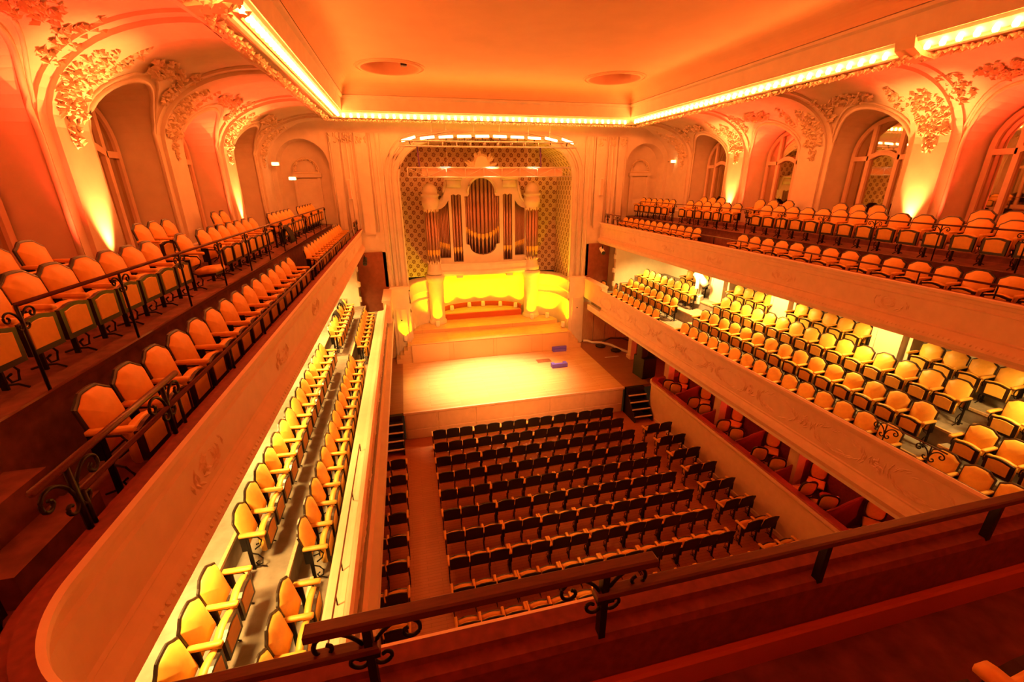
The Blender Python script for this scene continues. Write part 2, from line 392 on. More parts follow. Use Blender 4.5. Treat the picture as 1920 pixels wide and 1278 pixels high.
for s in (-1, 1):
    wall = side_wall(s)
    # raised rib around each arch and ornament at its crown
    for bi, yc in enumerate(BAYS):
        m = MB()
        for k, (off, rr) in enumerate(((1.0, .045), (1.1, .03))):
            path = [(s * (WX - .02), yc - HW * off, FB), (s * (WX - .02), yc - HW * off, 9.2)]
            for i in range(21):
                y = yc - HW * off * cos(pi * i / 20); z = ZS + RA * off * sin(pi * i / 20)
                path.append((s * xcove(z, .02), y, z))
            path += [(s * (WX - .02), yc + HW * off, 9.2), (s * (WX - .02), yc + HW * off, FB)]
            m.tube(path, rr, 5)
        m.build('arch_moulding', 'plaster', wall, True)
        m = MB(); leaf_cluster(m, s, yc + .1, 11.60, .62, .12, 70, .075, .03)
        # painted-plaster rosette in the lunette above the window
        m.build('crown_ornament', 'ornament', wall, kind='stuff')
        m = MB().ring((s * (WX + .6), yc, 11.0), .2, .03, 16, 5, plane='y') if False else None
    for pi_, py in enumerate(PIL):
        lit = py in (2.15, 9.2, 16.15)
        p = empty('pilaster', (s * WX, py, FB), cat='pilaster', group='arcade pilasters')
        place = ORD[len(PIL) - pi_]
        p['label'] = ('brightly uplit' if lit else 'unlit') + ' cream pilaster with leaf capital, %s from the stage along the %s wall' % (place, SIDE[s])
        for nm, hw, off in (('shaft', .40, .13), ('backing_strip', .58, .055)):
            a, b = [], []
            pr = profile(FB, off, 14); pr0 = profile(FB, 0, 14)
            rings = [[(s * x, py - hw, z) for x, z in pr0], [(s * x, py - hw, z) for x, z in pr], [(s * x, py + hw, z) for x, z in pr], [(s * x, py + hw, z) for x, z in pr0]]
            at0(MB().loft(rings, False).build(nm, 'plaster', p), p)
        m = MB(); leaf_cluster(m, s, py, 11.1, .38, .55, 150, .07, .125)
        leaf_cluster(m, s, py, 10.62, .38, .09, 40, .08, .14); leaf_cluster(m, s, py, 10.3, .14, .24, 22, .06, .13)
        leaf_cluster(m, s, py - .62, 11.45, .3, .3, 44, .075); leaf_cluster(m, s, py + .62, 11.45, .3, .3, 44, .075)
        at0(m.build('capital', 'ornament', p, kind='stuff'), p)
        at0(MB().bbox(min(s * 9.22, s * 9.0), max(s * 9.22, s * 9.0), py - .62, py + .62, FB, FB + .35, .03).build('plinth', 'plaster', p), p)
        if lit:
            u = empty('uplight', (s * 8.92, py, FB), cat='uplight', group='pilaster uplights', label='small black uplight can at the foot of the lit pilaster %s from stage, %s wall' % (place, SIDE[s]))
            MB().lathe([(.001, .02), (.10, .02), (.12, .10), (.12, .3), (.10, .3), (.09, .24), (.001, .24)], 12).build('can', 'black', u, True)
            MB().box(-.14, .14, -.03, .03, 0, .05).build('bracket', 'black', u)
            light('uplight_lamp', 'SPOT', (0, 0, .32), L_UP, (1.0, .36, .075), u, .04, 46, .9, (s * .07, 0, 3.0))
            rl = empty('red_uplight', (s * 8.95, py - .74, FB + .2), cat='uplight', group='red cove uplights', label='small red floodlight beside the lit pilaster %s from stage, %s wall' % (place, SIDE[s]))
            MB().bbox(-.06, .06, -.07, .07, 0, .12, .01).build('housing', 'black', rl)
            light('red_lamp', 'SPOT', (0, 0, .2), L_RED, RED, rl, .08, 80, .9, (-s * .95, -.45, 3.6))
    # windows: timber frame with mirror panes in each recess
    for yc in BAYS[1:]:
        nwin += 1
        W = empty('window_%d' % nwin, (s * (WX + .70), yc, FB), kind='structure', label='arched mirror window')
        hw = HW * .86; r = RA * .86
        def arch(hw_, r_, n=16): return [(hw_, 0)] + [(hw_ * cos(pi * i / n), ZS - FB + r_ * sin(pi * i / n)) for i in range(n + 1)] + [(-hw_, 0)]
        o_, i_ = arch(hw, r), arch(hw - .12, r - .12)
        m = MB(); m.loft([[(-s * .06, y, z) for y, z in o_], [(-s * .06, y, z) for y, z in i_], [(0, y, z) for y, z in i_]], False); m.build('frame', 'fascia', W)
        def topz(y): 
            d = min(1, abs(y) / (hw - .1)); return ZS - FB + (r - .1) * sqrt(1 - d * d)
        for y in (-.42, .42): MB().box(min(0, -s * .08), max(0, -s * .08), y - .055, y + .055, 0, topz(y)).build('mullion', 'fascia', W)
        tr = []
        for i in range(9):
            y = -.42 + .84 * i / 8; z = ZS - FB - .1 + .14 * sin(pi * i / 8); tr.append((y, z))
        m = MB(); m.loft([[(-s * .09, y, z - .07) for y, z in tr], [(-s * .09, y, z + .07) for y, z in tr]], False)
        m.loft([[(0, y, z - .07) for y, z in tr], [(-s * .09, y, z - .07) for y, z in tr]], False)
        for a, b in ((-hw + .1, -.42), (.42, hw - .1)): m.box(min(0, -s * .08), max(0, -s * .08), a, b, ZS - FB - .17, ZS - FB - .04)
        m.build('transom', 'fascia', W)
        for a, b in ((-hw + .08, -.42), (-.42, .42), (.42, hw - .08)):
            zt = ZS - FB - .1
            MB().add([(0.0, a, .3), (0, b, .3), (0, b, zt), (0, a, zt)], [(0, 1, 2, 3)]).build('pane', 'mirror', W)
            nn = 8; top = [(0, a + (b - a) * i / nn, topz(a + (b - a) * i / nn)) for i in range(nn + 1)]
            if s > 0 or True:
                MB().add([(0, a, zt), (0, b, zt)] + top[::-1], [tuple(range(nn + 3))]).build('pane', 'mirror', W)
        MB().box(min(0, -s * .07), max(0, -s * .07), -hw + .1, hw - .1, 0, .3).build('sill_panel', 'fascia', W)

# ------------------------------------------------------------------ wall behind the stage
niche = [(4.05, 1.1), (4.05, 9.7)] + [(4.05 - 2.0 * (1 - cos(pi / 2 * i / 8)), 9.7 + 1.55 * sin(pi / 2 * i / 8)) for i in range(1, 9)]
niche += [(1.0, 11.52), (0, 11.6)]
niche = niche + [(-x, z) for x, z in niche[-2::-1]]
def sidearch(c): return [(c + 1.05, FB)] + [(c + 1.05 * cos(pi * i / 16), 10.15 + 1.1 * sin(pi * i / 16)) for i in range(17)] + [(c - 1.05, FB)]
ARC = 7.95
def wall_half(s):
    nh = [p for p in niche if p[0] >= 0]
    return None
m = MB()
outer = [(-9.2, 3.0), (-9.2, 12.0), (9.2, 12.0), (9.2, 3.0)]
m.poly_holes([(-9.2, .0), (-9.2, 12.05), (9.2, 12.05), (9.2, .0)], [niche, sidearch(-ARC), sidearch(ARC)], lambda p: (p[0], BW, p[1]))
for c in (-ARC, ARC):
    a = sidearch(c); m.loft([[(x, BW, z) for x, z in a], [(c + (x - c) * .96, BW + .55, z - (.04 if z > FB else 0)) for x, z in a]], False)
    m.add([(c + (x - c) * .96, BW + .55, z - .04) for x, z in a], [tuple(range(len(a)))])
wb = m.build('wall_stage', 'plaster'); wb['kind'] = 'structure'
# cove between wall and cornice
cw = MB(); pr = []
for i in range(11):
    a = pi / 2 * i / 10; pr.append((BW - (BW - CY - .7) * sin(a), 11.55 + .42 * (1 - cos(a))))
cw.loft([[(x, y, z) for y, z in [(BW - .005, 11.4)] + [(BW - (BW - 20.0) * (1 - cos(pi / 2 * i / 10)), 11.5 + .47 * sin(pi / 2 * i / 10)) for i in range(11)] + [(19.9, 12.0)]] for x in (-9.2, 9.2)], False)
cwo = cw.build('trim_2', 'plaster', None, True); cwo['kind'] = 'structure'; cwo['label'] = 'cove joining the stage wall to the cornice'
# mouldings on the wall: frame of the organ arch, flat pilaster strips, plinth
m = MB()
for off, rr in ((.06, .05), (.30, .035), (.42, .05), (.62, .035)):
    path = []
    for x, z in niche:
        sx = 1 if x > 0 else -1 if x < 0 else 0
        kx = (x + sx * off) if abs(x) > 1.2 else x * (1 + off / 4)
        kz = z + (off * .62 if z > 10.9 else off * .62 * max(0, (z - 9.7) / 1.2) if z > 9.7 else 0)
        path.append((kx, BW - .02, min(kz, 11.75) if z > 2 else 4.85))
    m.tube(path, rr, 5)
m.build('arch_frame', 'plaster', wb, True)
for s in (-1, 1):
    for x0, x1, d in ((4.78, 5.12, .05), (5.3, 5.75, .09), (5.95, 6.3, .05), (6.45, 6.75, .09)):
        a, b = sorted((s * x0, s * x1)); MB().bbox(a, b, BW - d, BW, 4.85 if x0 < 5 else 7.3, 11.5, .015).build('wall_strip', 'plaster', wb)
    for x0 in (4.75, 4.93, 5.17, 5.29, 5.52, 5.78, 5.93, 6.12, 6.32, 6.44, 6.62, 6.8):
        z0 = 4.86 if x0 < 5 else 7.4
        MB().tube([(s * x0, BW - .06, z0), (s * x0, BW - .06, 11.5)], .032, 6).build('fluting_rib', 'plaster', wb, True)
    m = MB()
    for xc in (5.5, 6.1, 6.6):
        for _ in range(14): m.leaf((s * (xc + random.uniform(-.2, .2)), BW - .09, random.uniform(11.1, 11.45)), (random.uniform(-1, 1), 0, random.uniform(-1, 1)), (0, -1, 0), .09, .04, .07)
    m.build('strip_capital', 'ornament', wb, kind='stuff')
    a, b = sorted((s * 4.1, s * 4.92))
    MB().bbox(a, b, BW - .22, BW, 1.19, 4.75, .02).build('pier', 'plaster', wb)
    MB().bbox(a - .05, b + .05, BW - .28, BW, 4.7, 4.86, .03).build('pier_cap', 'plaster', wb)
    a, b = sorted((s * 4.28, s * 4.78))
    MB().bbox(a, b, BW - .25, BW - .2, 1.3, 3.75, .012).build('pier_panel', 'plaster', wb)
    MB().lathe([(.001, -.02), (.035, -.02), (.035, .02), (.001, .02)], 8, (s * 4.55, BW - .27, 3.2)).build('socket', 'black', wb)
    # door with cartouche in the side arch
    c = s * ARC
    D = empty('door_%d' % (1 if s < 0 else 2), (c, BW + .53, FB), kind='structure', label='pale panelled door under a plaster cartouche')
    MB().bbox(-.42, .42, -.05, 0, 0, 1.9, .01).build('leaf', 'plaster', D)
    MB().bbox(-.30, .30, -.07, -.05, .2, .8, .01).bbox(-.30, .30, -.07, -.05, .95, 1.75, .01).build('door_panel', 'plaster', D)
    MB().box(-.54, -.42, -.1, 0, 0, 2.05).box(.42, .54, -.1, 0, 0, 2.05).box(-.6, .6, -.13, 0, 1.95, 2.1).build('architrave', 'plaster', D)
    m = MB(); path = [(-.5, -.06, 2.15)] + [(.5 * -cos(pi * i / 12), -.06, 2.15 + .55 * sin(pi * i / 12) ** .7) for i in range(13)] + [(.5, -.06, 2.15)]
    m.tube(path, .035, 5); m.tube([(-.55, -.06, 2.13), (.55, -.06, 2.13)], .04, 5)
    for _ in range(34):
        a = random.uniform(0, pi); m.leaf((-.45 * cos(a), -.05, 2.2 + .5 * sin(a)), (random.uniform(-1, 1), 0, random.uniform(-1, 1)), (0, -1, 0), .09, .04, .06)
    m.build('cartouche', 'ornament', D)
# brown panelling and recess at stage level and behind the lower balcony ends
for s in (-1, 1):
    a, b = sorted((s * 4.95, s * 9.1)); m = MB()
    for k in range(6):
        x0 = a + (b - a) * k / 6; MB().bbox(x0 + .02, x0 + (b - a) / 6 - .02, BW - .06, BW - .01, 1.2, 3.4, .01).build('wainscot_panel', 'panelwood', wb)
    a, b = sorted((s * 4.98, s * 6.3)); MB().box(a, b, BW - .05, BW - .01, 3.7, 6.5).build('curtain', 'skin', wb)
    a, b = sorted((s * 6.3, s * 9.2)); m = MB().box(a, b, 20.35, 20.5, 3.6, 6.5)
    e_ = s * 6.3
    for z, r_ in ((4.5, .09), (5.2, .12), (5.9, .09)): m.lathe([(.001, -.15), (r_, -.1), (r_, .1), (.001, .15)], 8, (e_, 20.42, z))
    o = m.build('wall_end_' + SIDE[s], 'plaster'); o['kind'] = 'structure'

# ------------------------------------------------------------------ organ niche
NB = 23.9; NX = 4.2
m = MB()
nf = [(NX, 1.2)] + [(x * NX / 4.05, z) for x, z in niche if z > 2] + [(-NX, 1.2)]
m.loft([[(x, BW, z) for x, z in nf], [(x, NB, z) for x, z in nf]], False)
nb = [(NX, 4.7)] + nf[1:-1] + [(-NX, 4.7)]; m.add([(x, NB, z) for x, z in nb], [tuple(range(len(nb)))])
o = m.build('wall_niche', 'rosette'); o['kind'] = 'structure'
m = MB()
def lowwall(pts, z0, z1):
    m.loft([[(x, y, z0) for x, y in pts], [(x, y, z1) for x, y in pts]], False)
apse = arc(-.1, 23.2, 2.45, 1.9, 0, 180, 24)
lowwall(apse, 1.2, 5.25)
for s in (-1, 1):
    pts = [(s * 4.1, 21.0), (s * 4.08, 21.7), (s * 3.95, 22.3), (s * 3.65, 22.8), (s * 3.2, 23.1), (s * 2.5, 23.3)]
    lowwall(pts, 1.2, 4.0)
    top = [(x * .985, y - .06) for x, y in pts]; topb = [(x * 1.06, y + .4) for x, y in pts]
    m.loft([[(x, y, 4.0) for x, y in pts], [(x, y, 4.02) for x, y in top], [(x, y, 4.15) for x, y in top], [(x, y, 4.6) for x, y in pts], [(x, y, 4.62) for x, y in top], [(x, y, 4.72) for x, y in top], [(x, y, 4.74) for x, y in topb]], False)
    mid = [(x * .985, y - .05) for x, y in pts]
    m.loft([[(x, y, 3.55) for x, y in pts], [(x, y, 3.58) for x, y in mid], [(x, y, 3.68) for x, y in mid], [(x, y, 3.72) for x, y in pts]], False)
    m.box(*sorted((s * 4.12, s * 4.3)), 21.0, 21.25, 1.19, 4.85)
m.poly_holes([(-4.2, 21.2), (4.2, 21.2), (4.2, 23.9), (-4.2, 23.9)], [], lambda p: (p[0], p[1], 1.2))
o = m.build('wall_apse', 'plaster', None, True); o['kind'] = 'structure'

# ------------------------------------------------------------------ organ
OY = 23.15
organ = empty('pipe_organ', (-.05, OY, 4.9), label='cream cased pipe organ with bronze pipes and gilded mouths above the stage', cat='pipe organ')
ob = lambda mb, name, m_, smooth=False, kind=None, parent=None: mb.build(name, m_, parent or organ, smooth, kind)
Zo = 4.9
cen = [(-.89, 1.55), (-.89, 3.94), (-.72, 3.94), (-.66, 4.05)] + [(-.66 * cos(pi * i / 16), 4.12 + .68 * sin(pi * i / 16)) for i in range(17)] + [(.66, 4.05), (.72, 3.94), (.89, 3.94), (.89, 1.55), (.72, 1.5)] + [(.7 * cos(pi * i / 16), 1.45 - .48 * sin(pi * i / 16)) for i in range(17)] + [(-.72, 1.5)]
nar = lambda c: [(c - .25, .65), (c + .25, .65), (c + .25, 4.0), (c + .12, 4.05), (c, 3.98), (c - .12, 4.05), (c - .25, 4.0)]
sid = lambda s: [(s * 1.72, .87), (s * 2.28, .87), (s * 2.28, 3.32), (s * 2.1, 3.36), (s * 1.9, 3.5), (s * 1.72, 3.75)]
outl = [(-2.9, .1), (2.9, .1), (2.9, 3.4), (2.35, 3.55), (2.05, 3.8), (1.95, 4.15), (1.75, 4.75), (1.1, 4.8), (.75, 5.15), (0, 5.25), (-.75, 5.15), (-1.1, 4.8), (-1.75, 4.75), (-1.95, 4.15), (-2.05, 3.8), (-2.35, 3.55), (-2.9, 3.4)]
holes = [cen, nar(-1.33), nar(1.33), sid(1), sid(-1)]
def bow(x): return -.22 * (1 - (x / 2.9) ** 2)
m = MB(); m.poly_holes(outl, holes, lambda p: (p[0], -.12, p[1]))
for h in holes + [outl]: m.loft([[(x, -.12, z) for x, z in h], [(x, .18, z) for x, z in h]], True)
ob(m, 'case', 'plaster')
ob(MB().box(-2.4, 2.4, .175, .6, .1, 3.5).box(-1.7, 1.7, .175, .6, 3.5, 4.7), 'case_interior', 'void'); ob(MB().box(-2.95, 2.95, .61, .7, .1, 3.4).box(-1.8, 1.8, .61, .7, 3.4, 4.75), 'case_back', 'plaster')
# bow-fronted base cornice with brackets
prof = [(0, .62), (.05, .62), (.1, .5), (.08, .3), (.16, .22), (.16, .1), (.1, .0), (.0, .0)]
m = MB(); m.loft([[(x, -.13 + 1.6 * bow(x) - d, z) for d, z in prof] for x in [-2.9 + 5.8 * i / 16 for i in range(17)]], False)
m.box(-2.9, 2.9, -.4, .9, -.02, .05)
ob(m, 'base_cornice', 'plaster')
for x in (-1.35, 1.35): ob(MB().bbox(x - .17, x + .17, -.45, -.1, -.14, .0, .03), 'corbel', 'plaster')
# entablature mouldings
m = MB()
for z, pts in ((4.72, [(-1.85, 0), (-1.0, 0)]), (4.72, [(1.0, 0), (1.85, 0)])): m.bbox(pts[0][0], pts[1][0], -.3, -.1, z, z + .12, .03).bbox(pts[0][0] + .08, pts[1][0] - .08, -.22, -.1, z - .35, z, .02)
m.tube([(-.66 * cos(pi * i / 16) * 1.12, -.16, 4.12 + .78 * sin(pi * i / 16)) for i in range(17)], .06, 6)
for s in (-1, 1): m.tube([(s * x, -.16, z) for x, z in ((2.9, 3.42), (2.35, 3.56), (2.05, 3.82), (1.93, 4.2), (1.82, 4.75))], .07, 6)
ob(m, 'entablature', 'plaster', True)
m = MB(); m.loft([[(x, -.2, z) for x, z in ((-.5, 5.15), (-.42, 5.55), (-.28, 5.85), (0, 5.95), (.28, 5.85), (.42, 5.55), (.5, 5.15))], [(x * .8, -.36, 5.15 + (z - 5.15) * .85) for x, z in ((-.5, 5.15), (-.42, 5.55), (-.28, 5.85), (0, 5.95), (.28, 5.85), (.42, 5.55), (.5, 5.15))]], False, True)
for k in range(44):
    a = random.uniform(-.1, pi + .1); q = random.uniform(.45, .8); m.leaf((q * cos(a), -.25, 5.2 + q * .95 * abs(sin(a))), (cos(a), 0, sin(a) + .2), (0, -1, 0), .14, .06, .08)
ob(m, 'crest', 'ornament')
pipes = 0
def pipe(x, y, zb, zm, zt, r):
    global pipes
    m = MB(); m.lathe([(r * .25, zb), (r * .95, zm), (r, zm + .02), (r, zt)], 10, (x, y, 0)); p = ob(m, 'pipe', 'pipe', True)
    MB().box(x - r * .72, x + r * .72, y - r * 1.06, y - r * .6, zm - .02, zm + .19).prism([(x - r * .6, zm - .03), (x, zm - .14), (x + r * .6, zm - .03)], 'y', y - r * 1.0, y - r * .6).build('mouth', 'gold', p)
for i in range(11):
    k = i - 5; x = [-.83, -.71, -.58, -.41, -.21, 0, .21, .41, .58, .71, .83][i]; r = [.055, .06, .075, .092, .102, .106, .102, .092, .075, .06, .055][i]
    pipe(x, .02, 1.45 - .5 * sqrt(max(0, 1 - (x / .86) ** 2)), 1.86 + .36 * (x / .83) ** 2, 4.9, r)
for c in (-1.33, 1.33):
    for k in (-1, 0, 1): pipe(c + k * .16, .02, .66, 1.22, 4.05, .075)
for s in (-1, 1):
    for k in range(7): pipe(s * (1.78 + k * .077), .06, .88, 1.38 + s * s * k * .025, 3.75, .036)
    t = ob(MB().lathe([(.36, .1), (.42, .12), (.42, .3), (.36, .36), (.34, .62), (.30, .7)], 16, (s * 2.62, -.2, 0)), 'tower_base', 'plaster', True)
    for k in range(5):
        a = radians(-160 + 35 * k); pipe(s * 2.62 + .27 * cos(a), -.2 + .27 * sin(a), .72 + .1 * (k % 2), 1.18, 3.35, .082)
    ob(MB().lathe([(.30, 3.25), (.34, 3.28), (.36, 3.45), (.42, 3.55), (.44, 3.8), (.40, 3.84), (.40, 3.95), (.46, 3.98), (.46, 4.05), (.36, 4.1), (.37, 4.2), (.33, 4.36), (.24, 4.5), (.12, 4.57), (.01, 4.59)], 16, (s * 2.62, -.2, 0)), 'tower_cap', 'plaster', True)
    m = MB()
    for k in range(9): a = radians(-180 + 22.5 * k); m.leaf((s * 2.62 + .33 * cos(a), -.2 + .33 * sin(a), 3.3), (0, 0, -1), (cos(a), sin(a), 0), .12, .06, .06)
    for k in range(8): a = radians(-180 + 25 * k); m.leaf((s * 2.62 + .33 * cos(a), -.2 + .33 * sin(a), .72), (0, 0, 1), (cos(a), sin(a), 0), .1, .06, .06)
    ob(m, 'tower_leaves', 'ornament')
    pd = empty('organ_pedestal', (s * 2.62 - .05, 23.0, 2.2), label='tall yellow-lit half-round pedestal under the %s organ tower' % SIDE[s], cat='pedestal', group='organ pedestals')
    MB().lathe([(.47, 0), (.47, .25), (.43, .3), (.40, .34), (.40, 2.35), (.43, 2.4), (.47, 2.5), (.5, 2.62), (.5, 2.74), (.4, 2.76)], 20).build('shaft', 'plaster', pd, True)

# ------------------------------------------------------------------ stage footlights
FOOT = [(-4.45, 20.9, 2.15, -4.3, 21.6), (-4.0, 22.3, 2.32, -4.0, 23.4), (-2.75, 22.35, 2.32, -2.7, 22.9), (-2.42, 23.45, 2.66, -2.3, 24.2), (-1.8, 24.0, 2.66, -1.95, 24.7), (-.75, 24.42, 2.66, -.8, 25.2), (.08, 24.5, 2.66, .1, 25.3),
        (1.05, 24.2, 2.66, 1.1, 25.0), (1.85, 23.7, 2.66, 2.0, 24.3), (2.45, 22.35, 2.32, 2.55, 22.9), (3.35, 22.35, 2.32, 3.5, 23.1), (3.8, 21.0, 2.18, 4.12, 21.5)]
fm = None
for i, (x, y, z, tx, ty) in enumerate(FOOT):
    f_ = empty('footlight', (x, y, z), label='small white footlight can, %s from the left around the organ steps' % ORD[i + 1], cat='footlight', group='footlights below the organ')
    if fm is None:
        a = MB().lathe([(.001, 0), (.08, 0), (.085, .02), (.075, .2), (.06, .2)], 12).build('can', 'white', f_, True); b = MB().lathe([(.06, .19), (.001, .195)], 12).build('lens', 'foot', f_); fm = (a.data, b.data)
    else:
        for nm, d in zip(('can', 'lens'), fm): q = bpy.data.objects.new(nm, d); COL.objects.link(q); q.parent = f_
    f_.scale = (1.35, 1.35, 1.35)
    light('footlight_lamp', 'SPOT', (0, 0, .22), L_FOOT, YELLOW, f_, .05, 124, .9, ((tx - x) * 1.0, (ty - y), 1.7))

# ------------------------------------------------------------------ trusses with flood panels over the stage
def truss(name, x0, x1, y, z0, z1, dep, label, bays):
    t = empty(name, ((x0 + x1) / 2, y, z0), label=label, cat='lighting truss')
    m = MB()
    for yy in (y - dep / 2, y + dep / 2):
        for zz in (z0, z1): m.tube([(x0, yy, zz), (x1, yy, zz)], .028, 6)
    at0(m.build('chord', 'steel', t, True), t)
    m = MB(); st = (x1 - x0) / bays
    for k in range(bays + 1):
        x = x0 + k * st
        for yy in (y - dep / 2, y + dep / 2): m.tube([(x, yy, z0), (x, yy, z1)], .016, 5)
        m.tube([(x, y - dep / 2, z0), (x, y + dep / 2, z0)], .014, 5)
        if k < bays and bays < 12: m.tube([(x, y - dep / 2, z0 if k % 2 else z1), (x + st, y - dep / 2, z1 if k % 2 else z0)], .012, 5)
    at0(m.build('lacing', 'steel', t, True), t)
    return t
TY = 20.3
t1 = truss('lighting_truss', -3.95, 3.85, TY, 10.94, 11.14, .3, 'upper white truss carrying ten lit flood panels before the organ arch', 13)
t2 = truss('lighting_truss', -3.7, 3.65, TY, 9.72, 10.1, .35, 'lower white truss with a long cream housing across the organ top', 9)
at0(MB().bbox(-3.1, 3.2, TY - .14, TY + .14, 9.76, 10.07, .02).build('screen_housing', 'fascia', t2), t2)
for k in range(10):
    x = -3.55 + k * .775; ti = [.28, .12, .06, .02, .02, -.02, -.02, -.04, -.2, -.3][k]
    zz = 11.33 - .012 * (k - 4.5) ** 2 * .6
    fl = empty('flood_panel', (x, TY - .05, zz), label='lit white flood panel, %s from the left on the upper truss' % ORD[k + 1], cat='flood light', group='flood panels on the upper truss')
    fl.rotation_euler = (radians(-25), -ti, 0)
    MB().bbox(-.31, .31, -.05, .08, -.06, .06, .01).build('housing', 'white', fl)
    MB().add([(-.29, -.055, -.05), (.29, -.055, -.05), (.29, -.055, .055), (-.29, -.055, .055)], [(0, 1, 2, 3)]).build('lamp_face', 'flood', fl)
    MB().box(-.02, .02, -.02, .02, -.22, -.05).build('yoke', 'black', fl)
for x, nm in ((-3.2, 'left'), (2.2, 'right')):
    s_ = MB().tube([(x - .02, TY, 10.98), (x + .02, TY - .02, 10.1)], .035, 6).build('hanging_strap', 'strap'); tag(s_, 'purple cable strap joining the two trusses at the ' + nm, 'strap', 'truss straps')
for t_, z_, q in ((t1, 11.14, (-2.6, -.8, .3, 2.6)), (t2, 10.1, (-2.0, 1.6))):
    for x in q: at0(MB().tube([(x, TY, z_), (x + .02, TY - .05, 11.96)], .007, 4).build('suspension_wire', 'steel', t_), t_)
for x in (-2.2, 0, 2.0):
    light('stage_flood', 'SPOT', (x, TY - .3, 10.9), L_STAGE, (1.0, .66, .30), None, .25, 42, 1.0, (x * .35 - .7, 17.5, 1.19))

# ------------------------------------------------------------------ balconies
def horseshoe(hx, yfront, r, yend, d, n=22):           # path of the parapet, offset d away from the hall
    pts = [(-(hx + d), yend), (-(hx + d), yfront + r)]
    c = (-(hx - r), yfront + r)
    for i in range(1, n): a = pi + pi / 2 * i / n; pts.append((c[0] + (r + d) * cos(a), c[1] + (r + d) * sin(a)))
    pts.append((-(hx - r), yfront - d)); pts.append(((hx - r), yfront - d))
    c = ((hx - r), yfront + r)
    for i in range(1, n): a = 1.5 * pi + pi / 2 * i / n; pts.append((c[0] + (r + d) * cos(a), c[1] + (r + d) * sin(a)))
    pts += [((hx + d), yfront + r), ((hx + d), yend)]
    return pts
def sweep_shoe(mb, prof, hx, yf, r, yend):
    paths = [[(x + UC, y) for x, y in horseshoe(hx, yf, r, yend, d)] for d, z in prof]
    return mb.loft([[(p[i][0], p[i][1], z) for p, (d, z) in zip(paths, prof)] for i in range(len(paths[0]))], False)
UH, UY, UR, UC = 5.78, 1.44, .8, -.12
ub = empty('upper_balcony', (0, 1.4, 6.5), label='upper horseshoe balcony with cream moulded front and dark red ledge', cat='balcony')
fp = [(-.005, 7.56), (-.035, 7.54), (-.035, 7.50), (.01, 7.47), (.02, 7.42), (.05, 7.40), (.05, 7.33), (.03, 7.31), (.06, 7.29), (.075, 6.88), (.05, 6.86), (.07, 6.83), (.02, 6.78), (-.03, 6.72), (-.045, 6.64), (-.01, 6.58), (.05, 6.56), (.06, 6.50), (.9, 6.48)]
at0(sweep_shoe(MB(), fp, UH, UY, UR, BW).build('front', 'fascia', ub), ub)
at0(sweep_shoe(MB(), [(.17, 6.85), (.17, 7.50), (.15, 7.53), (.09, 7.53), (.08, 7.56), (-.005, 7.56)], UH, UY, UR, BW).build('ledge', 'dark_red', ub), ub)
# relief on the front: bead moulding and scroll cartouches
bead = MB(); carts = MB()
for s in (-1, 1):
    y = 2.6
    while y < 20.8:
        bead.leaf((UC + s * (UH - .02), y, 6.70), (0, 1, .2), (-s, 0, -.3), .05, .035, .03); y += .085
    y = 4.0
    while y < 20.5:
        for k in range(34):
            a = random.uniform(0, 2 * pi); q = random.uniform(.2, 1)
            carts.leaf((UC + s * (UH + .072), y + .42 * q * cos(a), 7.08 + .15 * q * sin(a)), (0, -sin(a), cos(a)), (-s, 0, 0), .085, .022, .022)
        y += 2.75
x = -4.8
while x < 4.9:
    bead.leaf((x, UY + .02, 6.70), (1, 0, .2), (0, 1, -.3), .05, .035, .03); x += .085
at0(bead.build('bead_moulding', 'fascia', ub, kind='stuff'), ub); at0(carts.build('scroll_relief', 'fascia', ub, kind='stuff'), ub)
FA = 6.91; TXU = 7.15
for s in (-1, 1):
    a, b = sorted((UC + s * 6.05, s * TXU)); at0(MB().box(a, b, -3, BW, 6.6, FA).build('front_tier', 'carpet', ub), ub)
    a, b = sorted((s * TXU, s * 9.95)); at0(MB().box(a, b, -3, BW, 6.6, FB).build('rear_tier', 'carpet', ub), ub)
    a, b = sorted((s * (TXU - .03), s * (TXU + .01))); at0(MB().box(a, b, -3, BW, FB - .03, FB + .012).build('tier_nosing', 'rail', ub), ub)
at0(MB().box(-5.2, 5.0, -3, 1.27, 6.6, 7.10).build('centre_tier', 'carpet', ub), ub)
at0(MB().bbox(-5.0, 4.9, 1.225, 1.275, 7.10, 7.26, .012).build('red_lit_skirting', 'redstep', ub), ub)  # lighter red colour stands in for red light catching this strip
at0(MB().box(-9.2, 9.2, -3, -.45, 6.6, 7.75).build('centre_rear_tier', 'carpet', ub), ub)
for k in range(3):                                   # aisle steps at the near left corner
    at0(MB().box(-7.4 + .0 * k, -6.6 - .27 * k, 2.75, 3.6, FA, FA + .28 * (k + 1) - .02).build('aisle_step', 'carpet', ub), ub)
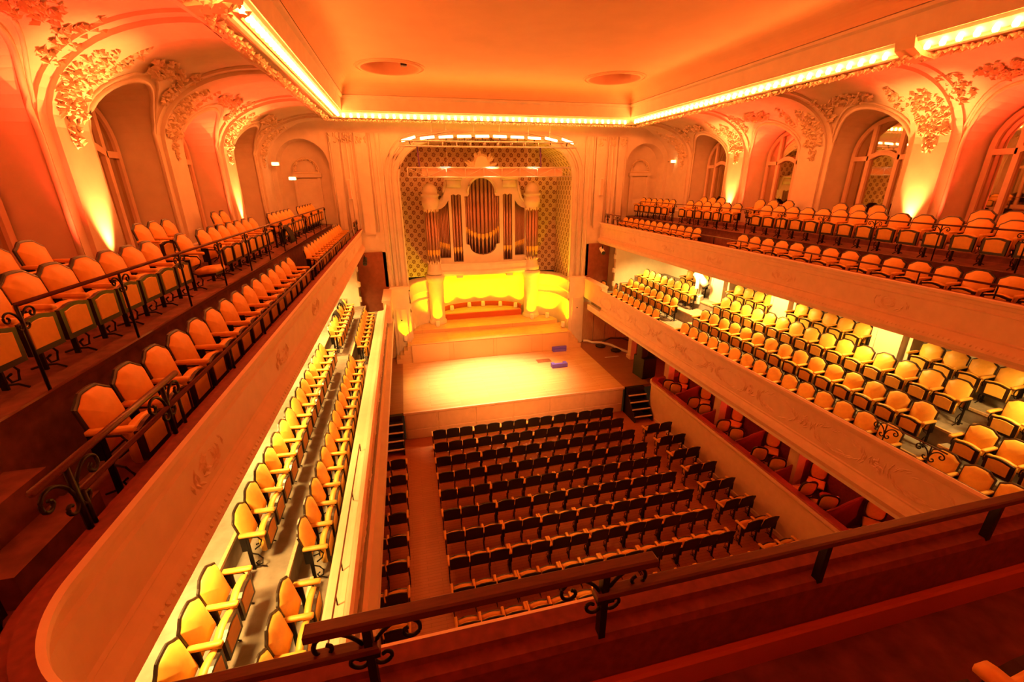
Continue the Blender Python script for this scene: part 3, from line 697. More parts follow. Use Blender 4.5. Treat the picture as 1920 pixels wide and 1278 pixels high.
# lower balcony
LH = 4.96; LC = -.1
lb = empty('lower_balcony', (0, 10, 3.4), label='lower balcony with cream scroll-moulded front above the boxes', cat='balcony')
lp = [(.40, 3.7), (.40, 4.31), (.36, 4.34), (.2, 4.35), (.1, 4.39), (.08, 4.56), (.04, 4.61), (.0, 4.62), (-.04, 4.58), (-.04, 4.54), (.02, 4.51), (.03, 4.43), (.06, 4.41), (.075, 3.68), (.05, 3.66), (.06, 3.62), (.0, 3.56), (-.04, 3.45), (.0, 3.34), (.06, 3.29), (.06, 3.22), (1.2, 3.22), (4.3, 3.22)]
for s in (-1, 1):
    at0(MB().loft([[(LC + s * (LH + d), y, z) for d, z in lp] for y in (-2.5, 18.8)], False, False).add([(LC + s * (LH + d), 18.8, z) for d, z in lp[:20]], [tuple(range(20))]).build('front', 'fascia', lb), lb)
    m = MB().box(*sorted((s * 4.92, s * 5.2)), 18.8, BW, 3.75, 4.68).box(*sorted((s * 4.88, s * 5.25)), 18.8, BW, 4.68, 4.76)
    at0(m.build('return_front', 'fascia', lb), lb)
    at0(MB().box(*sorted((s * 4.9, s * 9.2)), -2.5, 20.4, 3.22, 3.5).build('soffit', 'plaster', lb), lb)
    carts = MB(); y = 3.0
    while y < 18.4:
        for k in range(60):
            a = random.uniform(0, 2 * pi); carts.leaf((LC + s * (LH + .068), y + .62 * cos(a) + random.uniform(-.06, .06), 4.05 + .22 * sin(a) + random.uniform(-.05, .05)), (0, -sin(a), cos(a) + .2), (-s, 0, 0), .10, .02, .02)
        for k in range(16): carts.leaf((LC + s * (LH + .068), y + .85 + random.uniform(-.12, .12), 4.05 + random.uniform(-.15, .15)), (0, random.uniform(-1, 1), random.uniform(-1, 1)), (-s, 0, 0), .09, .022, .024)
        y += 1.7
    at0(carts.build('scroll_relief', 'fascia', lb, kind='stuff'), lb)
LZ = {1: (3.69, 4.12, 4.55, 4.89), -1: (3.77, 4.20, 4.60, 4.93)}
LXR = {1: (5.73, 6.5, 7.3, 8.1), -1: (5.95, 6.72, 7.5, 8.2)}
for s in (-1, 1):
    ex = [5.1] + [LXR[s][i] + .30 - .42 + (LXR[s][i + 1] - LXR[s][i]) * .35 - .02 for i in range(3)] + [9.2]
    for k in range(4):
        a, b = sorted((s * ex[k], s * ex[k + 1])); z = LZ[s][k]
        at0(MB().box(a, b, -2.5, 20.4, 3.4, z).build('tier', 'tier', lb), lb)
        if k:
            a, b = sorted((s * (ex[k] - .02), s * (ex[k] + .03)))
            at0(MB().box(a, b, -2.5, 20.4, z - .04, z + .008).build('tier_nosing', 'panelwood', lb), lb)
            for y0, y1 in ((5.0, 5.45), (13.35, 14.05)):      # half-height aisle steps with pale nosings
                h = (LZ[s][k] - LZ[s][k - 1]) / 2
                a, b = sorted((s * (ex[k] - .28), s * ex[k])); st = at0(MB().box(a, b, y0, y1, z - 2 * h, z - h).build('aisle_step', 'tier', lb), lb)
                a, b = sorted((s * (ex[k] - .30), s * (ex[k] - .25))); MB().box(a, b, y0, y1, z - h - .04, z - h + .008).build('nosing', 'nosing', st)
# pillars of the lower balcony, bathed in light from the soffit above
for s in (-1, 1):
    for i, py in enumerate((18.2, 14.65, 11.55, 8.05, 4.55)):
        if i: p = empty('balcony_pillar', (s * 8.25, py, LZ[s][3]), label='square cream pillar lit from above, %s from the stage, lower %s balcony' % (ORD[i], SIDE[s]), cat='pillar', group='lower balcony pillars')
        m = MB(); h = 6.55 - LZ[s][3]
        if i: m.bbox(-.34, .34, -.36, .36, 0, h, .001); m.build('shaft', 'plaster', p)
        m = MB()
        for y in (-.31, .31): m.box(min(-s * .34, -s * .355), max(-s * .34, -s * .355), y - .05, y + .05, .1, h)
        for y in (-.5, .42): m.box(-.2, .2, y, y + .08, 0, h)
        if i: m.build('fluting', 'plaster', p)
        d = empty('downlight', (s * 6.8, py, 6.43), label='recessed downlight %s from the stage in the soffit over the lower %s balcony' % (ORD[i + 1], SIDE[s]), cat='downlight', group='soffit downlights')
        MB().lathe([(.13, .0), (.13, -.04), (.10, -.04), (.09, .0)], 14).build('rim', 'white', d, True)
        light('soffit_lamp', 'SPOT', (0, 0, -.06), L_SOFFIT * {1: (1, 1, .85, .5, .35), -1: (1, 1, 1, 1, .9)}[s][i], WARM, d, .22, 152, .6, (s * .7, 0, -3))
at0(MB().box(-9.2, -6.3, -2.5, BW, 6.44, 6.6).box(6.3, 9.2, -2.5, BW, 6.44, 6.6).build('soffit', 'plaster', ub), ub)

# ------------------------------------------------------------------ boxes at stalls level
for s in (-1, 1):
    bx = empty('box_parapet', (s * 5.5, 8, 0), label='curved cream front wall of the %s stalls boxes with dark red ledge' % SIDE[s], cat='parapet')
    path = [(5.5, -1.5), (5.5, 14.6)] + [(6.1 - .6 * cos(radians(a)), 14.6 + .6 * sin(radians(a))) for a in (20, 40, 60, 80, 90)] + [(7.3, 15.2)]
    def off(d): return [(5.5 + d, -1.5), (5.5 + d, 14.6)] + [(6.1 - (.6 - d) * cos(radians(a)), 14.6 + (.6 - d) * sin(radians(a))) for a in (20, 40, 60, 80, 90)] + [(7.3, 15.2 - d)]
    pf = [(.0, 0), (.0, .12), (.03, .14), (.035, 1.42), (.0, 1.45), (-.03, 1.5), (-.03, 1.55), (.02, 1.58)]
    at0(MB().loft([[(s * q[i][0], q[i][1], z) for q, (d, z) in zip([off(d) for d, z in pf], pf)] for i in range(len(path))], False).build('wall_face', 'fascia', bx), bx)
    pf = [(.02, 1.58), (.04, 1.62), (.24, 1.62), (.27, 1.58), (.27, .80)]
    at0(MB().loft([[(s * q[i][0], q[i][1], z) for q, (d, z) in zip([off(d) for d, z in pf], pf)] for i in range(len(path))], False).build('ledge', 'red_wood', bx), bx)
    at0(MB().box(*sorted((s * 5.72, s * 9.2)), -1.5, 15.0, .2, .96).build('box_floor', 'carpet', bx), bx)
for i, py in enumerate((18.2, 14.95, 11.72, 8.42, 5.12)):
    p = empty('box_pillar', (6.45, py, .96 if i else 1.19), label='square cream pillar between the stalls boxes, %s from the stage' % ORD[i + 1], cat='pillar', group='box pillars')
    MB().bbox(-.14, .14, -.16, .16, 0, 2.37 if i else 2.14, .001).build('shaft', 'fascia', p); MB().bbox(-.18, .18, -.2, .2, 0, .18, .02).build('plinth', 'fascia', p); MB().bbox(-.18, .18, -.2, .2, 2.23 if i else 2.0, 2.37 if i else 2.14, .01).build('capital', 'fascia', p)
PY = [13.38, 11.75, 10.02, 8.4, 6.74, 5.1, 3.45]
for i, py in enumerate(PY):
    p = empty('box_partition', (6.4, py, .96), label='red curved-top partition between stalls boxes, %s from the stage' % ORD[i + 1], cat='partition', group='box partitions')
    pts = [(-.65, 0), (.68, 0), (.68, .9), (.5, .9), (.25, .87), (0, .81), (-.25, .73), (-.65, .66)]
    MB().prism(pts, 'y', -.025, .025).build('panel', 'red_wood', p)
    MB().tube([(x, 0, z) for x, z in pts[2:]], .032, 5).build('top_rail', 'red_wood', p, True)
br = empty('box_back_wall', (7.1, 8, .85), label='low dark red back wall of the stalls boxes', cat='partition')
for a, b in zip([15.0] + PY, PY + [1.5]): at0(MB().bbox(7.08, 7.12, b + .03, a - .03, .85, 1.84, .005).build('back_panel', 'dark_red', br), br)
at0(MB().box(7.05, 7.15, 1.5, 15.0, 1.84, 1.89).build('top_rail', 'red_wood', br), br)
o = MB().box(9.1, 9.2, -2.5, 21, 0, 3.34).build('wall_corridor', 'red_wood'); o['kind'] = 'structure'
o = MB().box(-9.2, -9.1, -2.5, 21, 0, 3.34).build('wall_corridor_left', 'red_wood'); o['kind'] = 'structure'
o = MB().box(-9.2, -5.55, -3, 21.2, -.1, .18).box(5.55, 9.2, -3, 15.35, -.1, .18).build('floor_2', 'carpet'); o['kind'] = 'structure'
for i, y in enumerate((14.0, 10.8, 7.6, 4.4)):
    e = empty('corridor_lamp', (9.0, y, 2.3), label='red lamp glowing behind the boxes, %s from the stage' % ORD[i + 1], cat='lamp', group='red corridor lamps')
    MB().lathe([(.05, 0), (.12, -.05), (.12, -.12), (.001, -.14)], 10).build('globe', 'redlamp', e, True); MB().box(-.02, .1, -.02, .02, -.03, .0).build('bracket', 'iron', e)
    light('red_box_lamp', 'POINT', (-.4, 0, .2), L_BOX * 1.6, RED, e, .12)
    light('red_box_lamp', 'POINT', (-2.3, .6, .8), L_BOX, RED, e, .1)

# medallion-back box chairs
def box_chair():
    r = empty('box_chair')
    m = MB()
    sg = lambda v: (abs(v) ** .62) * (1 if v > 0 else -1)
    ov = [(.23 * sg(cos(2 * pi * k / 20)), .73 + .29 * sg(sin(2 * pi * k / 20))) for k in range(20)]
    bend = lambda x, z, d: (x, -.2 - (z - .45) * .2 + d, z)
    m.loft([[bend(x, z, -.02) for x, z in ov], [bend(x, z, .02) for x, z in ov]], True, True)
    back = m.build('backrest', 'frame', r)
    m = MB(); m.loft([[bend(x * k, .73 + (z - .73) * k, d) for x, z in ov] for k, d in ((.84, .02), (.75, .045), (.45, .06), (.05, .065))], True, True); m.build('back_cushion', 'velvet', back, True)
    m = MB(); m.loft([[bend(x * k, .73 + (z - .73) * k, -d) for x, z in ov] for k, d in ((.84, .02), (.75, .035), (.45, .045), (.05, .048))], True, True); m.build('rear_upholstery', 'velvet', back, True)
    MB().bbox(-.22, .22, -.22, .22, .36, .42, .02).build('seat_frame', 'frame', r)
    m = MB(); m.loft([[(x * k, y * k, z) for x, y in ((-.21, -.2), (.21, -.2), (.22, .21), (-.22, .21))] for k, z in ((1, .42), (1, .455), (.8, .485))], True, True); m.build('seat_cushion', 'velvet', r, True)
    for x, y in ((-.18, -.18), (.18, -.18), (-.19, .18), (.19, .18)): MB().tube([(x, y, .37), (x * 1.05, y * 1.08, 0)], [.022, .014], 6).build('leg', 'frame', r, True)
    return r
bc = box_chair(); first = True; bn = 0
for bi in range(7):
    ya = ([14.95] + PY)[bi]; yb = ([14.95] + PY)[bi + 1] if bi < 7 else 2
    yc = (ya + yb) / 2
    for k, (x, dy, rz, wh) in enumerate(((6.0, .18, -22, 'stage-side'), (6.12, -.42, -38, 'rear-side'), (6.74, .36, 128, 'back'))):
        if bi == 0: dy *= .6
        c = bc if first else copy_tree(bc); first = False
        c.location = (x, yc + dy, .96); c.rotation_euler = (0, 0, radians(rz + random.uniform(-8, 8)))
        tag(c, 'medallion-back velvet chair, %s place in the %s stalls box from the stage' % (wh, ORD[bi + 1]), 'chair', 'chairs in the stalls boxes')
    t = empty('box_stool', (6.5, yc - .2 + .05 * (bi % 2), .96), label='small red-topped round stool in the %s stalls box from the stage' % ORD[bi + 1], cat='stool', group='stools in the stalls boxes')
    MB().lathe([(.02, .44), (.17, .44), (.18, .47), (.16, .50), (.02, .51)], 14).build('seat_pad', 'red_wood', t, True)
    MB().tube([(0, 0, .44), (0, 0, .02)], .03, 6).lathe([(.001, .03), (.14, .02), (.15, 0)], 10).build('pedestal', 'frame', t, True)

for i, (x, y, rz) in enumerate(((5.45, 20.3, 100), (5.75, 19.6, 80))):
    c = copy_tree(bc); c.location = (x, y, 3.69); c.rotation_euler = (0, 0, radians(rz))
    tag(c, 'velvet medallion chair by the brown curtain, stage end of lower right balcony, %s one' % ('far', 'near')[i], 'chair', 'chairs by the balcony curtain')
# ------------------------------------------------------------------ theatre seats
def outline(hw, z0, zs, zp, crown=1.0):
    h = zp - zs; r = [(hw * .97, z0), (hw, z0 + .03), (hw * 1.02, zs), (hw * .96, zs + h * .12), (hw * .78, zs + h * .36), (hw * .60, zs + h * .70), (hw * .46, zs + h * .92), (hw * .25, zs + h * .985), (0, zp)]
    return r + [(-x, z) for x, z in r[-2::-1]]
def inset(pts, d, zc):
    return [(x * (1 - d / .24), zc + (z - zc) * (1 - d / .26)) for x, z in pts]
def seat_proto(kind):
    r = empty('theatre_seat' if kind == 'balcony' else 'stalls_seat')
    zb, zs, zp = (.36, .835, .935) if kind == 'balcony' else (.46, .86, .905)
    P = outline(.238 if kind == 'balcony' else .238, zb, zs, zp); zc = (zb + zp) / 2
    yb = lambda z: -.03 - (z - .43) * .2
    m = MB(); m.loft([[(x, yb(z) - .012, z) for x, z in inset(P, .01, zc)], [(x, yb(z) - .006, z) for x, z in P], [(x, yb(z) + .014, z) for x, z in P], [(x, yb(z) + .02, z) for x, z in inset(P, .014, zc)]], True, True)
    back = m.build('backrest', 'frame' if kind == 'balcony' else 'backing', r)
    m = MB(); rings = []
    for d, y in ((.021, .014), (.026, .030), (.05, .052), (.11, .086), (.19, .108)): rings.append([(x, yb(z) + y, z) for x, z in inset(P, d, zc)])
    m.loft(rings, True, True); m.build('back_cushion', 'velvet', back, True)
    # tip-up seat, modelled folded; its pivot is the object's origin
    sh = [(.205, .0), (.21, .30), (.15, .308), (.08, .328), (0, .335), (-.08, .328), (-.15, .308), (-.21, .30), (-.205, .0)]
    m = MB(); m.loft([[(x, .085, z) for x, z in sh], [(x, .125, z + .0) for x, z in sh]], True, True)
    seat = m.build('tip_up_seat', 'frame', r); seat.location = (0, .15, .27)
    m = MB(); up = lambda e, g: [(x * e, z + (g if z > .2 else -g)) for x, z in sh]
    m.loft([[(x, -.01, z) for x, z in up(.9, -.015)], [(x, .015, z) for x, z in up(1.0, .01)], [(x, .06, z) for x, z in up(1.02, .016)], [(x, .085, z) for x, z in up(1.0, .004)]], True, True)
    m.build('seat_pad', 'velvet', seat, True)
    m = MB(); q = [(x * .76, .05 + z * .74) for x, z in sh]
    m.loft([[(x, .125, z) for x, z in q], [(x * .96, .132, .18 + (z - .18) * .96) for x, z in q]], True, True)
    m.build('underside_panel', 'velvet', seat)
    def arm(x):
        m = MB(); m.loft([[(x - .03 * e, y, z) if j == 0 else (x + .03 * e, y, z) if j == 1 else (x + .03 * e, y, z + h * e) if j == 2 else (x - .03 * e, y, z + h * e) for j in range(4)] for y, z, e, h in ((-.06, .615, .8, .035), (-.05, .61, 1, .042), (.25, .60, 1.05, .042), (.28, .60, 1.0, .038), (.285, .605, .85, .03))], True, True)
        a = m.build('armrest', 'velvet', r, True)
        return a
    def standard(x):
        m = MB(); m.box(x - .011, x + .011, .0, .05, 0, .60)
        m.tube([(x, .03, .58), (x, .17, .57), (x, .21, .50), (x, .18, .42), (x, .10, .36)], .011, 5)
        m.tube([(x, .04, .30), (x, .12, .26), (x, .17, .18), (x, .15, .09), (x, .09, .07), (x, .07, .12), (x, .11, .15)], .011, 5)
        m.tube([(x, -.09, .015), (x, .02, .05), (x, .13, .05), (x, .20, .015)], .011, 5)
        m.box(x - .016, x + .016, -.06, .02, .36, .62)
        return m.build('iron_standard', 'iron', r)
    arm(.26); standard(.26)
    return r, arm, standard
protoB, armB, stdB = seat_proto('balcony')
protoB2 = copy_tree(protoB); armB_, = (None,)
def with_end(proto):                                  # end-of-block variant with a second armrest and standard
    e = copy_tree(proto)
    for ch in list(proto.children):
        if ch.name.split('.')[0] in ('armrest', 'iron_standard'):
            c = ch.copy(); COL.objects.link(c); c.parent = e; c.location = (-.52, 0, 0)
    return e
protoE = with_end(protoB)
def opened(proto):
    e = copy_tree(proto)
    for ch in e.children:
        if ch.name.startswith('tip_up_seat'): ch.rotation_euler = (radians(-84), 0, 0); ch.location = (0, .06, .33)
    return e
protoO = opened(protoB)
protoS, _, _ = seat_proto('stalls'); protoSE = with_end(protoS)
KIDS.clear()
used = set(); nseat = 0
def place_seat(proto, x, y, z, rz, label, group):
    global nseat
    c = proto if proto.name not in used else copy_tree(proto)
    used.add(proto.name); nseat += 1
    c.location = (x, y, z); c.rotation_euler = (0, 0, rz); tag(c, label, 'stalls seat' if proto in (protoS, protoSE) else 'theatre seat', group)
    return c
def row(s, hx, z, ys, where, ends=(), opens=(), colour='gold velvet', dx=.12):
    ys = sorted(ys, reverse=True); n = 0
    for i, y in enumerate(ys):
        end = i == len(ys) - 1 and s > 0 or (s < 0 and i == 0)
        gap_after = i + 1 < len(ys) and ys[i] - ys[i + 1] > .75
        gap_before = i > 0 and ys[i - 1] - ys[i] > .75
        end = end or (s > 0 and gap_after) or (s < 0 and gap_before)
        pr = protoO if any(abs(y - q) < .1 for q in opens) else protoE if end else protoB
        place_seat(pr, s * (hx - dx), y, z, s * pi / 2, '%s seat, %s from the stage, %s' % (colour, ORD[i + 1], where), 'seats in the ' + where)
seq = lambda a, n, d: [a + d * k for k in range(n)]
# lower balcony
Yr = seq(15.2, 8, .53) + seq(5.93, 15, .522) + seq(4.92, 4, -.522)
Yl = seq(14.55, 8, .505) + seq(5.84, 15, .495) + seq(4.70, 5, -.49)
for k, nm in enumerate(('front row', 'second row', 'third row')):
    row(1, LXR[1][k], LZ[1][k], [y for y in Yr], nm + ' of the lower right balcony')
    if k < 2: row(-1, LXR[-1][k], LZ[-1][k], [y for y in Yl], nm + ' of the lower left balcony')
row(1, LXR[1][3], LZ[1][3], [15.62, 16.12, 16.64] + [12.1, 12.6, 13.1, 13.6] + [8.8, 9.3, 9.8, 10.3, 10.8] + [5.6, 6.1, 6.6, 7.1], 'rear row of the lower right balcony')
# upper balcony
row(1, 6.79, FA, seq(14.76, 12, .52) + seq(12.35, 18, -.53), 'front row of the upper right balcony')
row(1, 7.72, FB, seq(18.06, 6, .51) + seq(13.99, 6, .556) + seq(12.6, 9, -.525) + seq(7.88, 8, -.54), 'second row of the upper right balcony')
row(1, 8.68, FB + .12, [16.1, 16.66, 17.22, 12.75, 13.4, 14.0, 10.85, 10.3, 9.95 - .2, 7.38, 6.85, 6.3], 'rear row of the upper right balcony')
row(-1, 6.78, FA + .03, seq(13.25, 15, .5) + seq(4.12, 15, .512) + [2.2], 'front row of the upper left balcony')
row(-1, 7.7, FB, seq(13.9, 6, .47) + seq(9.35, 7, .49) + [8.55] + seq(4.2, 8, .47) + seq(17.6, 6, .5), 'second row of the upper left balcony', opens=(8.55,))
row(-1, 8.68, FB + .12, [6.3, 6.85, 9.4, 9.9, 10.4, 12.85, 13.4], 'rear row of the upper left balcony', opens=(9.9, 10.4))
# plinth strips the rear rows stand on
for s in (-1, 1): at0(MB().box(*sorted((s * 8.3, s * 9.2)), 1, 18, FB - .02, FB + .12).build('rear_step', 'carpet', ub), ub)
# stalls, seen from behind
for i in range(11):
    x0, x1 = -3.66, 3.60 + .021 * i; y = 14.25 - .857 * i + .10; z = 0
    groups = [3, 2, 2, 2, 2, 3]; p = (x1 - x0 - .06 * 5) / 14; x = x0; n = 0
    for gi, g in enumerate(groups):
        for k in range(g):
            n += 1
            place_seat(protoSE if k == 0 else protoS, x + p / 2, y, z, 0, 'black-backed stalls seat, %s from the aisle, %s row of the main block' % (ORD[n], ORD[i + 1]), 'stalls seats in row %d' % (i + 1)); x += p
        x += .06
for i in range(9):
    y = 14.25 - .857 * (i + 2) + .20 + .10
    for k in range(2): place_seat(protoSE if k == 1 else protoS, -4.9 - .52 * k, y, 0, 0, 'black-backed %s seat of the narrow left block, %s row from the stage' % (('aisle', 'wall')[k], ORD[i + 1]), 'seats of the narrow left stalls block')
for i in range(8):
    y = 12.7 - .857 * i + .10; xr = 5.30
    for k in range(2): place_seat(protoS if k == 0 else protoSE, xr - .26 - .52 * k, y, 0, radians(2), 'black-backed %s seat of the %s pair from the stage beside the boxes' % (('wall', 'aisle')[k], ORD[i + 1]), 'paired seats along the stalls boxes')
# seats beside the camera in the rear of the upper balcony
for i, x in enumerate((-1.71, -2.23, -1.19)): place_seat(protoE if i == 1 else protoB, x, .42, 7.10, 0, 'dim red-lit seat behind the balcony ledge, %s in the bottom corner' % ('middle', 'leftmost', 'rightmost')[i], 'seats behind the near ledge')
for o in (protoB, protoB2, protoE, protoO, protoS, protoSE):
    if o.name not in used:
        for ch in list(o.children_recursive): bpy.data.objects.remove(ch)
        bpy.data.objects.remove(o)

# ------------------------------------------------------------------ rails
def scroll(m, x, y, z, ax, sg, size=.16, r=.011):
    k = size / .17; z -= .01
    for pts in ([(0, -.17), (.015, -.10), (.05, -.045), (.10, -.012), (.15, -.015), (.18, -.045), (.178, -.085), (.15, -.105), (.122, -.092), (.12, -.066), (.138, -.056)],
                [(0, -.16), (.02, -.20), (.045, -.205), (.07, -.185), (.072, -.16), (.055, -.148), (.04, -.16)]):
        for _ in range(2):
            q = [pts[0]]
            for a, b in zip(pts, pts[1:]): q += [(a[0] * .75 + b[0] * .25, a[1] * .75 + b[1] * .25), (a[0] * .25 + b[0] * .75, a[1] * .25 + b[1] * .75)]
            pts = q + [pts[-1]]
        m.tube([((x + sg * u * k, y, z + v * k) if ax == 'x' else (x, y + sg * u * k, z + v * k)) for u, v in pts], r, 6)
def rail_run(name, pts_y, x, zb, zr, label, raised=(), rr=.02, ax='y', post_r=.014, xr=None, fancy=True):
    # posts at the given stations, one handrail through; raised = (start, end, height) segments with scrolled brackets
    e = empty(name, (x, pts_y[0], zb) if ax == 'y' else (pts_y[0], x, zb), label=label, cat='railing')
    P = lambda t, z: (x, t, z) if ax == 'y' else (t, x, z)
    at0(MB().tube([P(pts_y[0], zr), P(pts_y[-1], zr)], rr, 6).build('handrail', 'rail', e, True), e)
    for t in pts_y:
        p = MB().tube([P(t, zb), P(t, zr)], post_r, 6)
        o = at0(p.build('post', 'iron', e, True), e)
        if fancy:
            m = MB()
            for sg in (-1, 1): scroll(m, *P(t, zr - .02)[:2], zr - .02, ax, sg, .15, .009)
            m.build('scroll', 'iron', o, True)
    for a, b, h in raised:
        at0(MB().tube([P(a, h), P(b, h)], rr * 1.2, 6).build('raised_handrail', 'rail', e, True), e)
        for t in (a + .25 * (1 if b > a else -1), b - .25 * (1 if b > a else -1)):
            o = at0(MB().tube([P(t, zb), P(t, h)], post_r * 1.3, 6).build('raised_post', 'iron', e, True), e); m = MB()
            for sg in (-1, 1): scroll(m, *P(t, h - .02)[:2], h - .02, ax, sg, .22, .012)
            m.build('scroll', 'iron', o, True)
    return e
for s in (-1, 1):
    rail_run('balcony_rail', [2.7 + 1.23 * k for k in range(15)], UC + s * 5.91, 7.5, 7.78, 'thin rail on short posts along the ledge of the upper %s balcony' % SIDE[s], raised=((2.4, 4.0, 7.98), (19.2, 20.8, 7.98)), rr=.02, fancy=False)
    rail_run('tier_rail', [4.31 + 1.42 * k for k in range(12)], s * 7.17, FB, 8.58, 'dark scrolled rail along the rear tier of the upper %s balcony' % SIDE[s], rr=.019)
    rail_run('ledge_rail', [1.5, 3.0, 4.55, 5.1, 6.6, 8.1], LC + s * 5.18, 4.35, 4.51, 'low black rail on the inner ledge of the lower %s balcony' % SIDE[s], raised=((4.6, 5.9, 4.88),) if s > 0 else (), rr=.012, fancy=False, post_r=.01)
# near rail in front of the camera: flat timber handrails, heavy iron posts with scrolls
def bar(m, x0, x1, y, z, w, h): return m.bbox(x0, x1, y - w / 2, y + w / 2, z - h, z, .008)
nr = empty('front_rail', (-4, 1.3, 7.5), label='heavy mahogany rail on black iron posts along the near balcony ledge', cat='railing')
at0(bar(MB(), -5.2, -4.24, 1.30, 7.80, .055, .035).build('handrail', 'rail', nr), nr)
at0(bar(MB(), -3.32, 5.0, 1.30, 7.80, .055, .035).build('handrail', 'rail', nr), nr)
at0(bar(MB(), -4.5, -3.04, 1.30, 7.94, .06, .04).build('raised_handrail', 'rail', nr), nr)
for x in (-4.28, -3.28):
    o = at0(MB().box(x - .016, x + .016, 1.28, 1.32, 7.48, 7.9).box(x - .04, x + .04, 1.27, 1.33, 7.745, 7.765).build('post', 'iron', nr), nr); m = MB()
    for sg in (-1, 1): scroll(m, x, 1.30, 7.91, 'x', sg, .19, .0085)
    m.build('scroll', 'iron', o, True)
for x in (-2.05, -.85, .5, 1.8, 3.1): at0(MB().box(x - .016, x + .016, 1.28, 1.32, 7.48, 7.77).build('post', 'iron', nr), nr)

# ------------------------------------------------------------------ loose things
def tube_thing(name, pts, r, m_, label, cat):
    return tag(MB().tube(pts, r, 8).build(name, m_, None, True), label, cat)
pts = [(5.0, 20.95, 1.27), (5.25, 20.9, 1.26), (5.4, 20.6, 1.26), (5.85, 20.45, 1.26), (6.2, 20.0, 1.26), (6.35, 19.4, 1.26), (6.6, 18.8, 1.26)]
tube_thing('air_duct', pts, .07, 'white', 'pale flexible duct lying along the stage floor under the right balcony', 'duct')
tube_thing('cable', [(6.0, 20.7, 1.2), (6.6, 20.9, 1.3), (7.2, 20.7, 1.3), (7.6, 20.3, 1.21)], .035, 'black', 'thick dark cable looping behind the pale duct', 'cable')
for i, (x, y) in enumerate(((5.65, 20.1), (6.15, 19.3))):
    m = MB().lathe([(.02, .0), (.26, .0), (.28, .05), (.2, .09), (.02, .1)], 10, (x, y, 1.19)); tag(m.build('cable_coil', 'black'), 'dark coil of cable on the apron, %s the duct bend' % ('behind', 'in front of')[i], 'cable coil', 'cable coils')
sub = empty('subwoofer', (6.0, 16.2, 1.19), .1, 'black subwoofer cabinet standing at the right edge of the stage', 'loudspeaker')
MB().bbox(-.33, .33, -.38, .38, 0, .95, .02).build('cabinet', 'black', sub); MB().bbox(-.29, .29, -.40, -.375, .06, .89, .005).build('grille', 'backing', sub)
for x, nm, tz in ((-.2, 'left', .25), (.28, 'right', -.25)):
    t = empty('top_loudspeaker', (6.0 + x, 16.2 + .12 * x, 2.14), tz, 'black rounded loudspeaker, %s one on the subwoofer' % nm, 'loudspeaker', 'loudspeakers on the subwoofer')
    MB().prism([(-.17, -.16), (.17, -.16), (.14, .16), (-.14, .16)], 'z', 0, .72).build('cabinet', 'black', t); MB().bbox(-.155, .155, -.18, -.16, .04, .68, .004).build('grille', 'backing', t); MB().box(-.04, .04, -.03, .03, .72, .8).build('handle', 'black', t)
b1 = empty('blue_trestle', (2.6, 18.05, 1.19), 0, 'blue-violet U-shaped low block on the bright stage', 'block')
MB().bbox(-.38, .38, -.12, .02, 0, .2, .01).bbox(-.38, -.22, .02, .16, 0, .2, .01).bbox(.22, .38, .02, .16, 0, .2, .01).build('body', 'blue', b1)
b2 = empty('blue_strip', (3.3, 20.02, 1.19), 0, 'blue-violet padded strips leaning at the foot of the organ platform', 'block')
MB().bbox(-.38, .34, -.12, -.04, 0, .1, .01).build('strip', 'blue', b2); MB().bbox(-.38, .40, .02, .1, 0, .24, .01).build('strip', 'blue', b2)
tag(MB().bbox(1.75, 2.45, 18.75, 19.15, 1.19, 1.20, .002).build('stage_trap', 'apron'), 'flat tan hatch let into the bright stage floor', 'hatch')
tag(MB().box(5.2, 5.95, 18.55, 18.6, 1.185, 1.20).build('tape_strip', 'white'), 'short white tape line on the dark apron', 'tape')
# exit lamps, wall speakers, cameras
for x, y, z, lab in ((-8.9, 20.75, 10.26, 'small round exit lamp on the left wall beside the arch'), (-8.35, 20.75, 9.7, 'small lit exit lamp over the left door'), (9.1, 20.6, 10.4, 'small lit exit lamp beside the right door arch')):
    e = empty('exit_lamp', (x, y, z), label=lab, cat='exit lamp', group='exit lamps'); MB().bbox(-.15, .15, -.03, .07, -.07, .07, .01).build('housing', 'white', e); MB().bbox(-.12, .12, -.07, -.03, -.055, .055, .01).build('lens', 'exit', e)
    MB().tube([(0, .05, 0), (0, .45, 0)], .015, 5).build('arm', 'iron', e)
for s in (-1, 1):
    e = empty('column_speaker', (s * (6.2 if s < 0 else 5.57), BW - .16, 8.85), label='slim white column loudspeaker on the stage wall at the ' + SIDE[s], cat='loudspeaker', group='column loudspeakers'); MB().bbox(-.07, .07, -.06, .1, 0, .8, .01).build('cabinet', 'white', e); MB().box(-.05, .05, -.066, -.06, .03, .77).build('grille', 'fascia', e)
    e = empty('wall_camera', (s * (5.85 if s < 0 else 5.45), 20.2, 6.3), label='small black spotlight under the upper balcony end at the ' + SIDE[s], cat='spotlight', group='spots under the balcony ends')
    MB().tube([(0, -.15, -.12), (0, .18, .06)], .09, 10).build('barrel', 'black' if s < 0 else 'white', e, True); MB().tube([(0, -.19, -.14), (0, -.14, -.115)], .092, 10).build('lens_hood', 'black', e, True); MB().box(-.02, .02, .0, .04, .0, .22).build('bracket', 'iron', e)
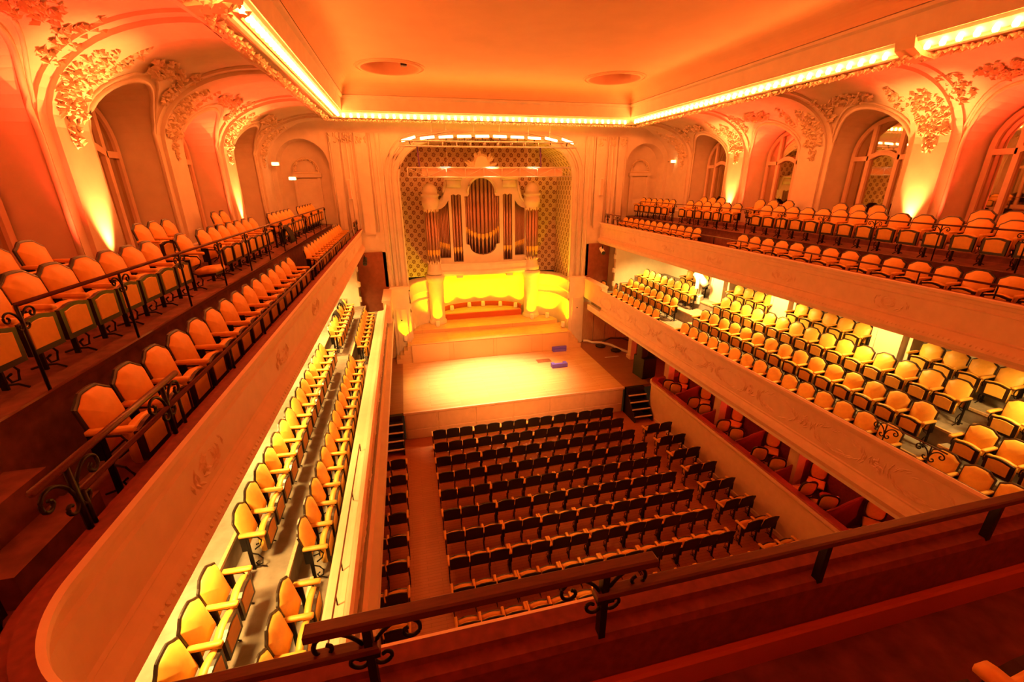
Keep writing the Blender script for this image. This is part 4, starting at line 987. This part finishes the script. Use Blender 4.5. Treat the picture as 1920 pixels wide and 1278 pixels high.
# white moving-head spotlight on the lower right balcony
ml = empty('moving_head_light', (7.45, 15.15, 5.72), .6, 'white moving-head spotlight tilted above seats of the lower right balcony', 'spotlight')
MB().bbox(-.18, .18, -.18, .18, -.95, -.62, .03).build('base', 'white', ml); MB().box(-.22, -.17, -.07, .07, -.62, .1).box(.17, .22, -.07, .07, -.62, .1).box(-.2, .2, -.08, .08, -.66, -.6).build('yoke', 'white', ml)
MB().tube([(0, .22, .26), (0, .05, .12), (0, -.2, -.1), (0, -.3, -.2)], [.12, .17, .15, .13], 12).build('head', 'white', ml, True); MB().tube([(0, -.29, -.19), (0, -.33, -.23)], .12, 12).build('lens', 'black', ml)
light('bare_point_lamp', 'POINT', (7.6, 15.2, 6.3), 9, (1, .7, .35), None, .1)  # warm point light without a fixture, just above the moving head
# coats
def coat(name, loc, rz, label):
    m = MB(); rings = []
    for k in range(9):
        t = k / 8; a = pi * t
        rings.append([((-.24 + .06 * j) * (1 + .08 * sin(3 * j + k)), -.13 * cos(a) * 1.1 + random.uniform(-.012, .012), .98 - .42 * (abs(t - .5) * 2) ** 1.5 + random.uniform(-.015, .015)) for j in range(9)])
    o = m.loft(rings, False).build(name, 'jacket', None, True); o.location = loc; o.rotation_euler = (0, 0, rz); sm = o.modifiers.new('thick', 'SOLIDIFY'); sm.thickness = .02
    return tag(o, label, 'coat', 'coats over seat backs')
coat('coat', (-6.72, 17.6, LZ[-1][1]), -pi / 2, 'black coat over a seat back near the stage, lower left balcony')
coat('coat', (-6.72, 16.1, LZ[-1][1]), -pi / 2, 'black coat over a seat back nearer the gap, lower left balcony')
coat('coat', (-7.17, 13.3, FB - .38), -pi / 2, 'black coat hung over the rear rail, upper left balcony')

# ------------------------------------------------------------------ back of the hall (behind the camera)
o = MB().box(-9.2, 9.2, -3.1, -3.0, 0, 13.2).build('wall_rear', 'plaster'); o['kind'] = 'structure'
light('rear_red_lamp', 'SPOT', (0, -2.2, 8.2), 500, RED, None, .15, 120, .8, (0, .5, 13))
for s in (-1, 1):                                    # front-of-house spots added out of view to brighten stage front and organ
    e = empty('added_stage_spot', (s * 2.4, -1.6, 12.6), label='added unseen black spotlight over the rear seats that brightens the stage, %s one' % SIDE[s], cat='spotlight', group='added front of house spotlights')
    MB().tube([(0, -.2, .08), (0, .18, -.07)], [.1, .12], 12).build('barrel', 'black', e, True); MB().box(-.012, .012, -.015, .015, 0, .5).box(-.15, .15, -.015, .015, .06, .085).build('yoke', 'iron', e)
    light('added_spot_lamp', 'SPOT', (0, .3, -.1), L_FOH_ADDED, (1.0, .34, .07), e, .1, 33, .9, (-s * 2.4, 21.0, -10.2))
print('bulbs', bulbs, 'seats', nseat, 'objects', len(bpy.data.objects))
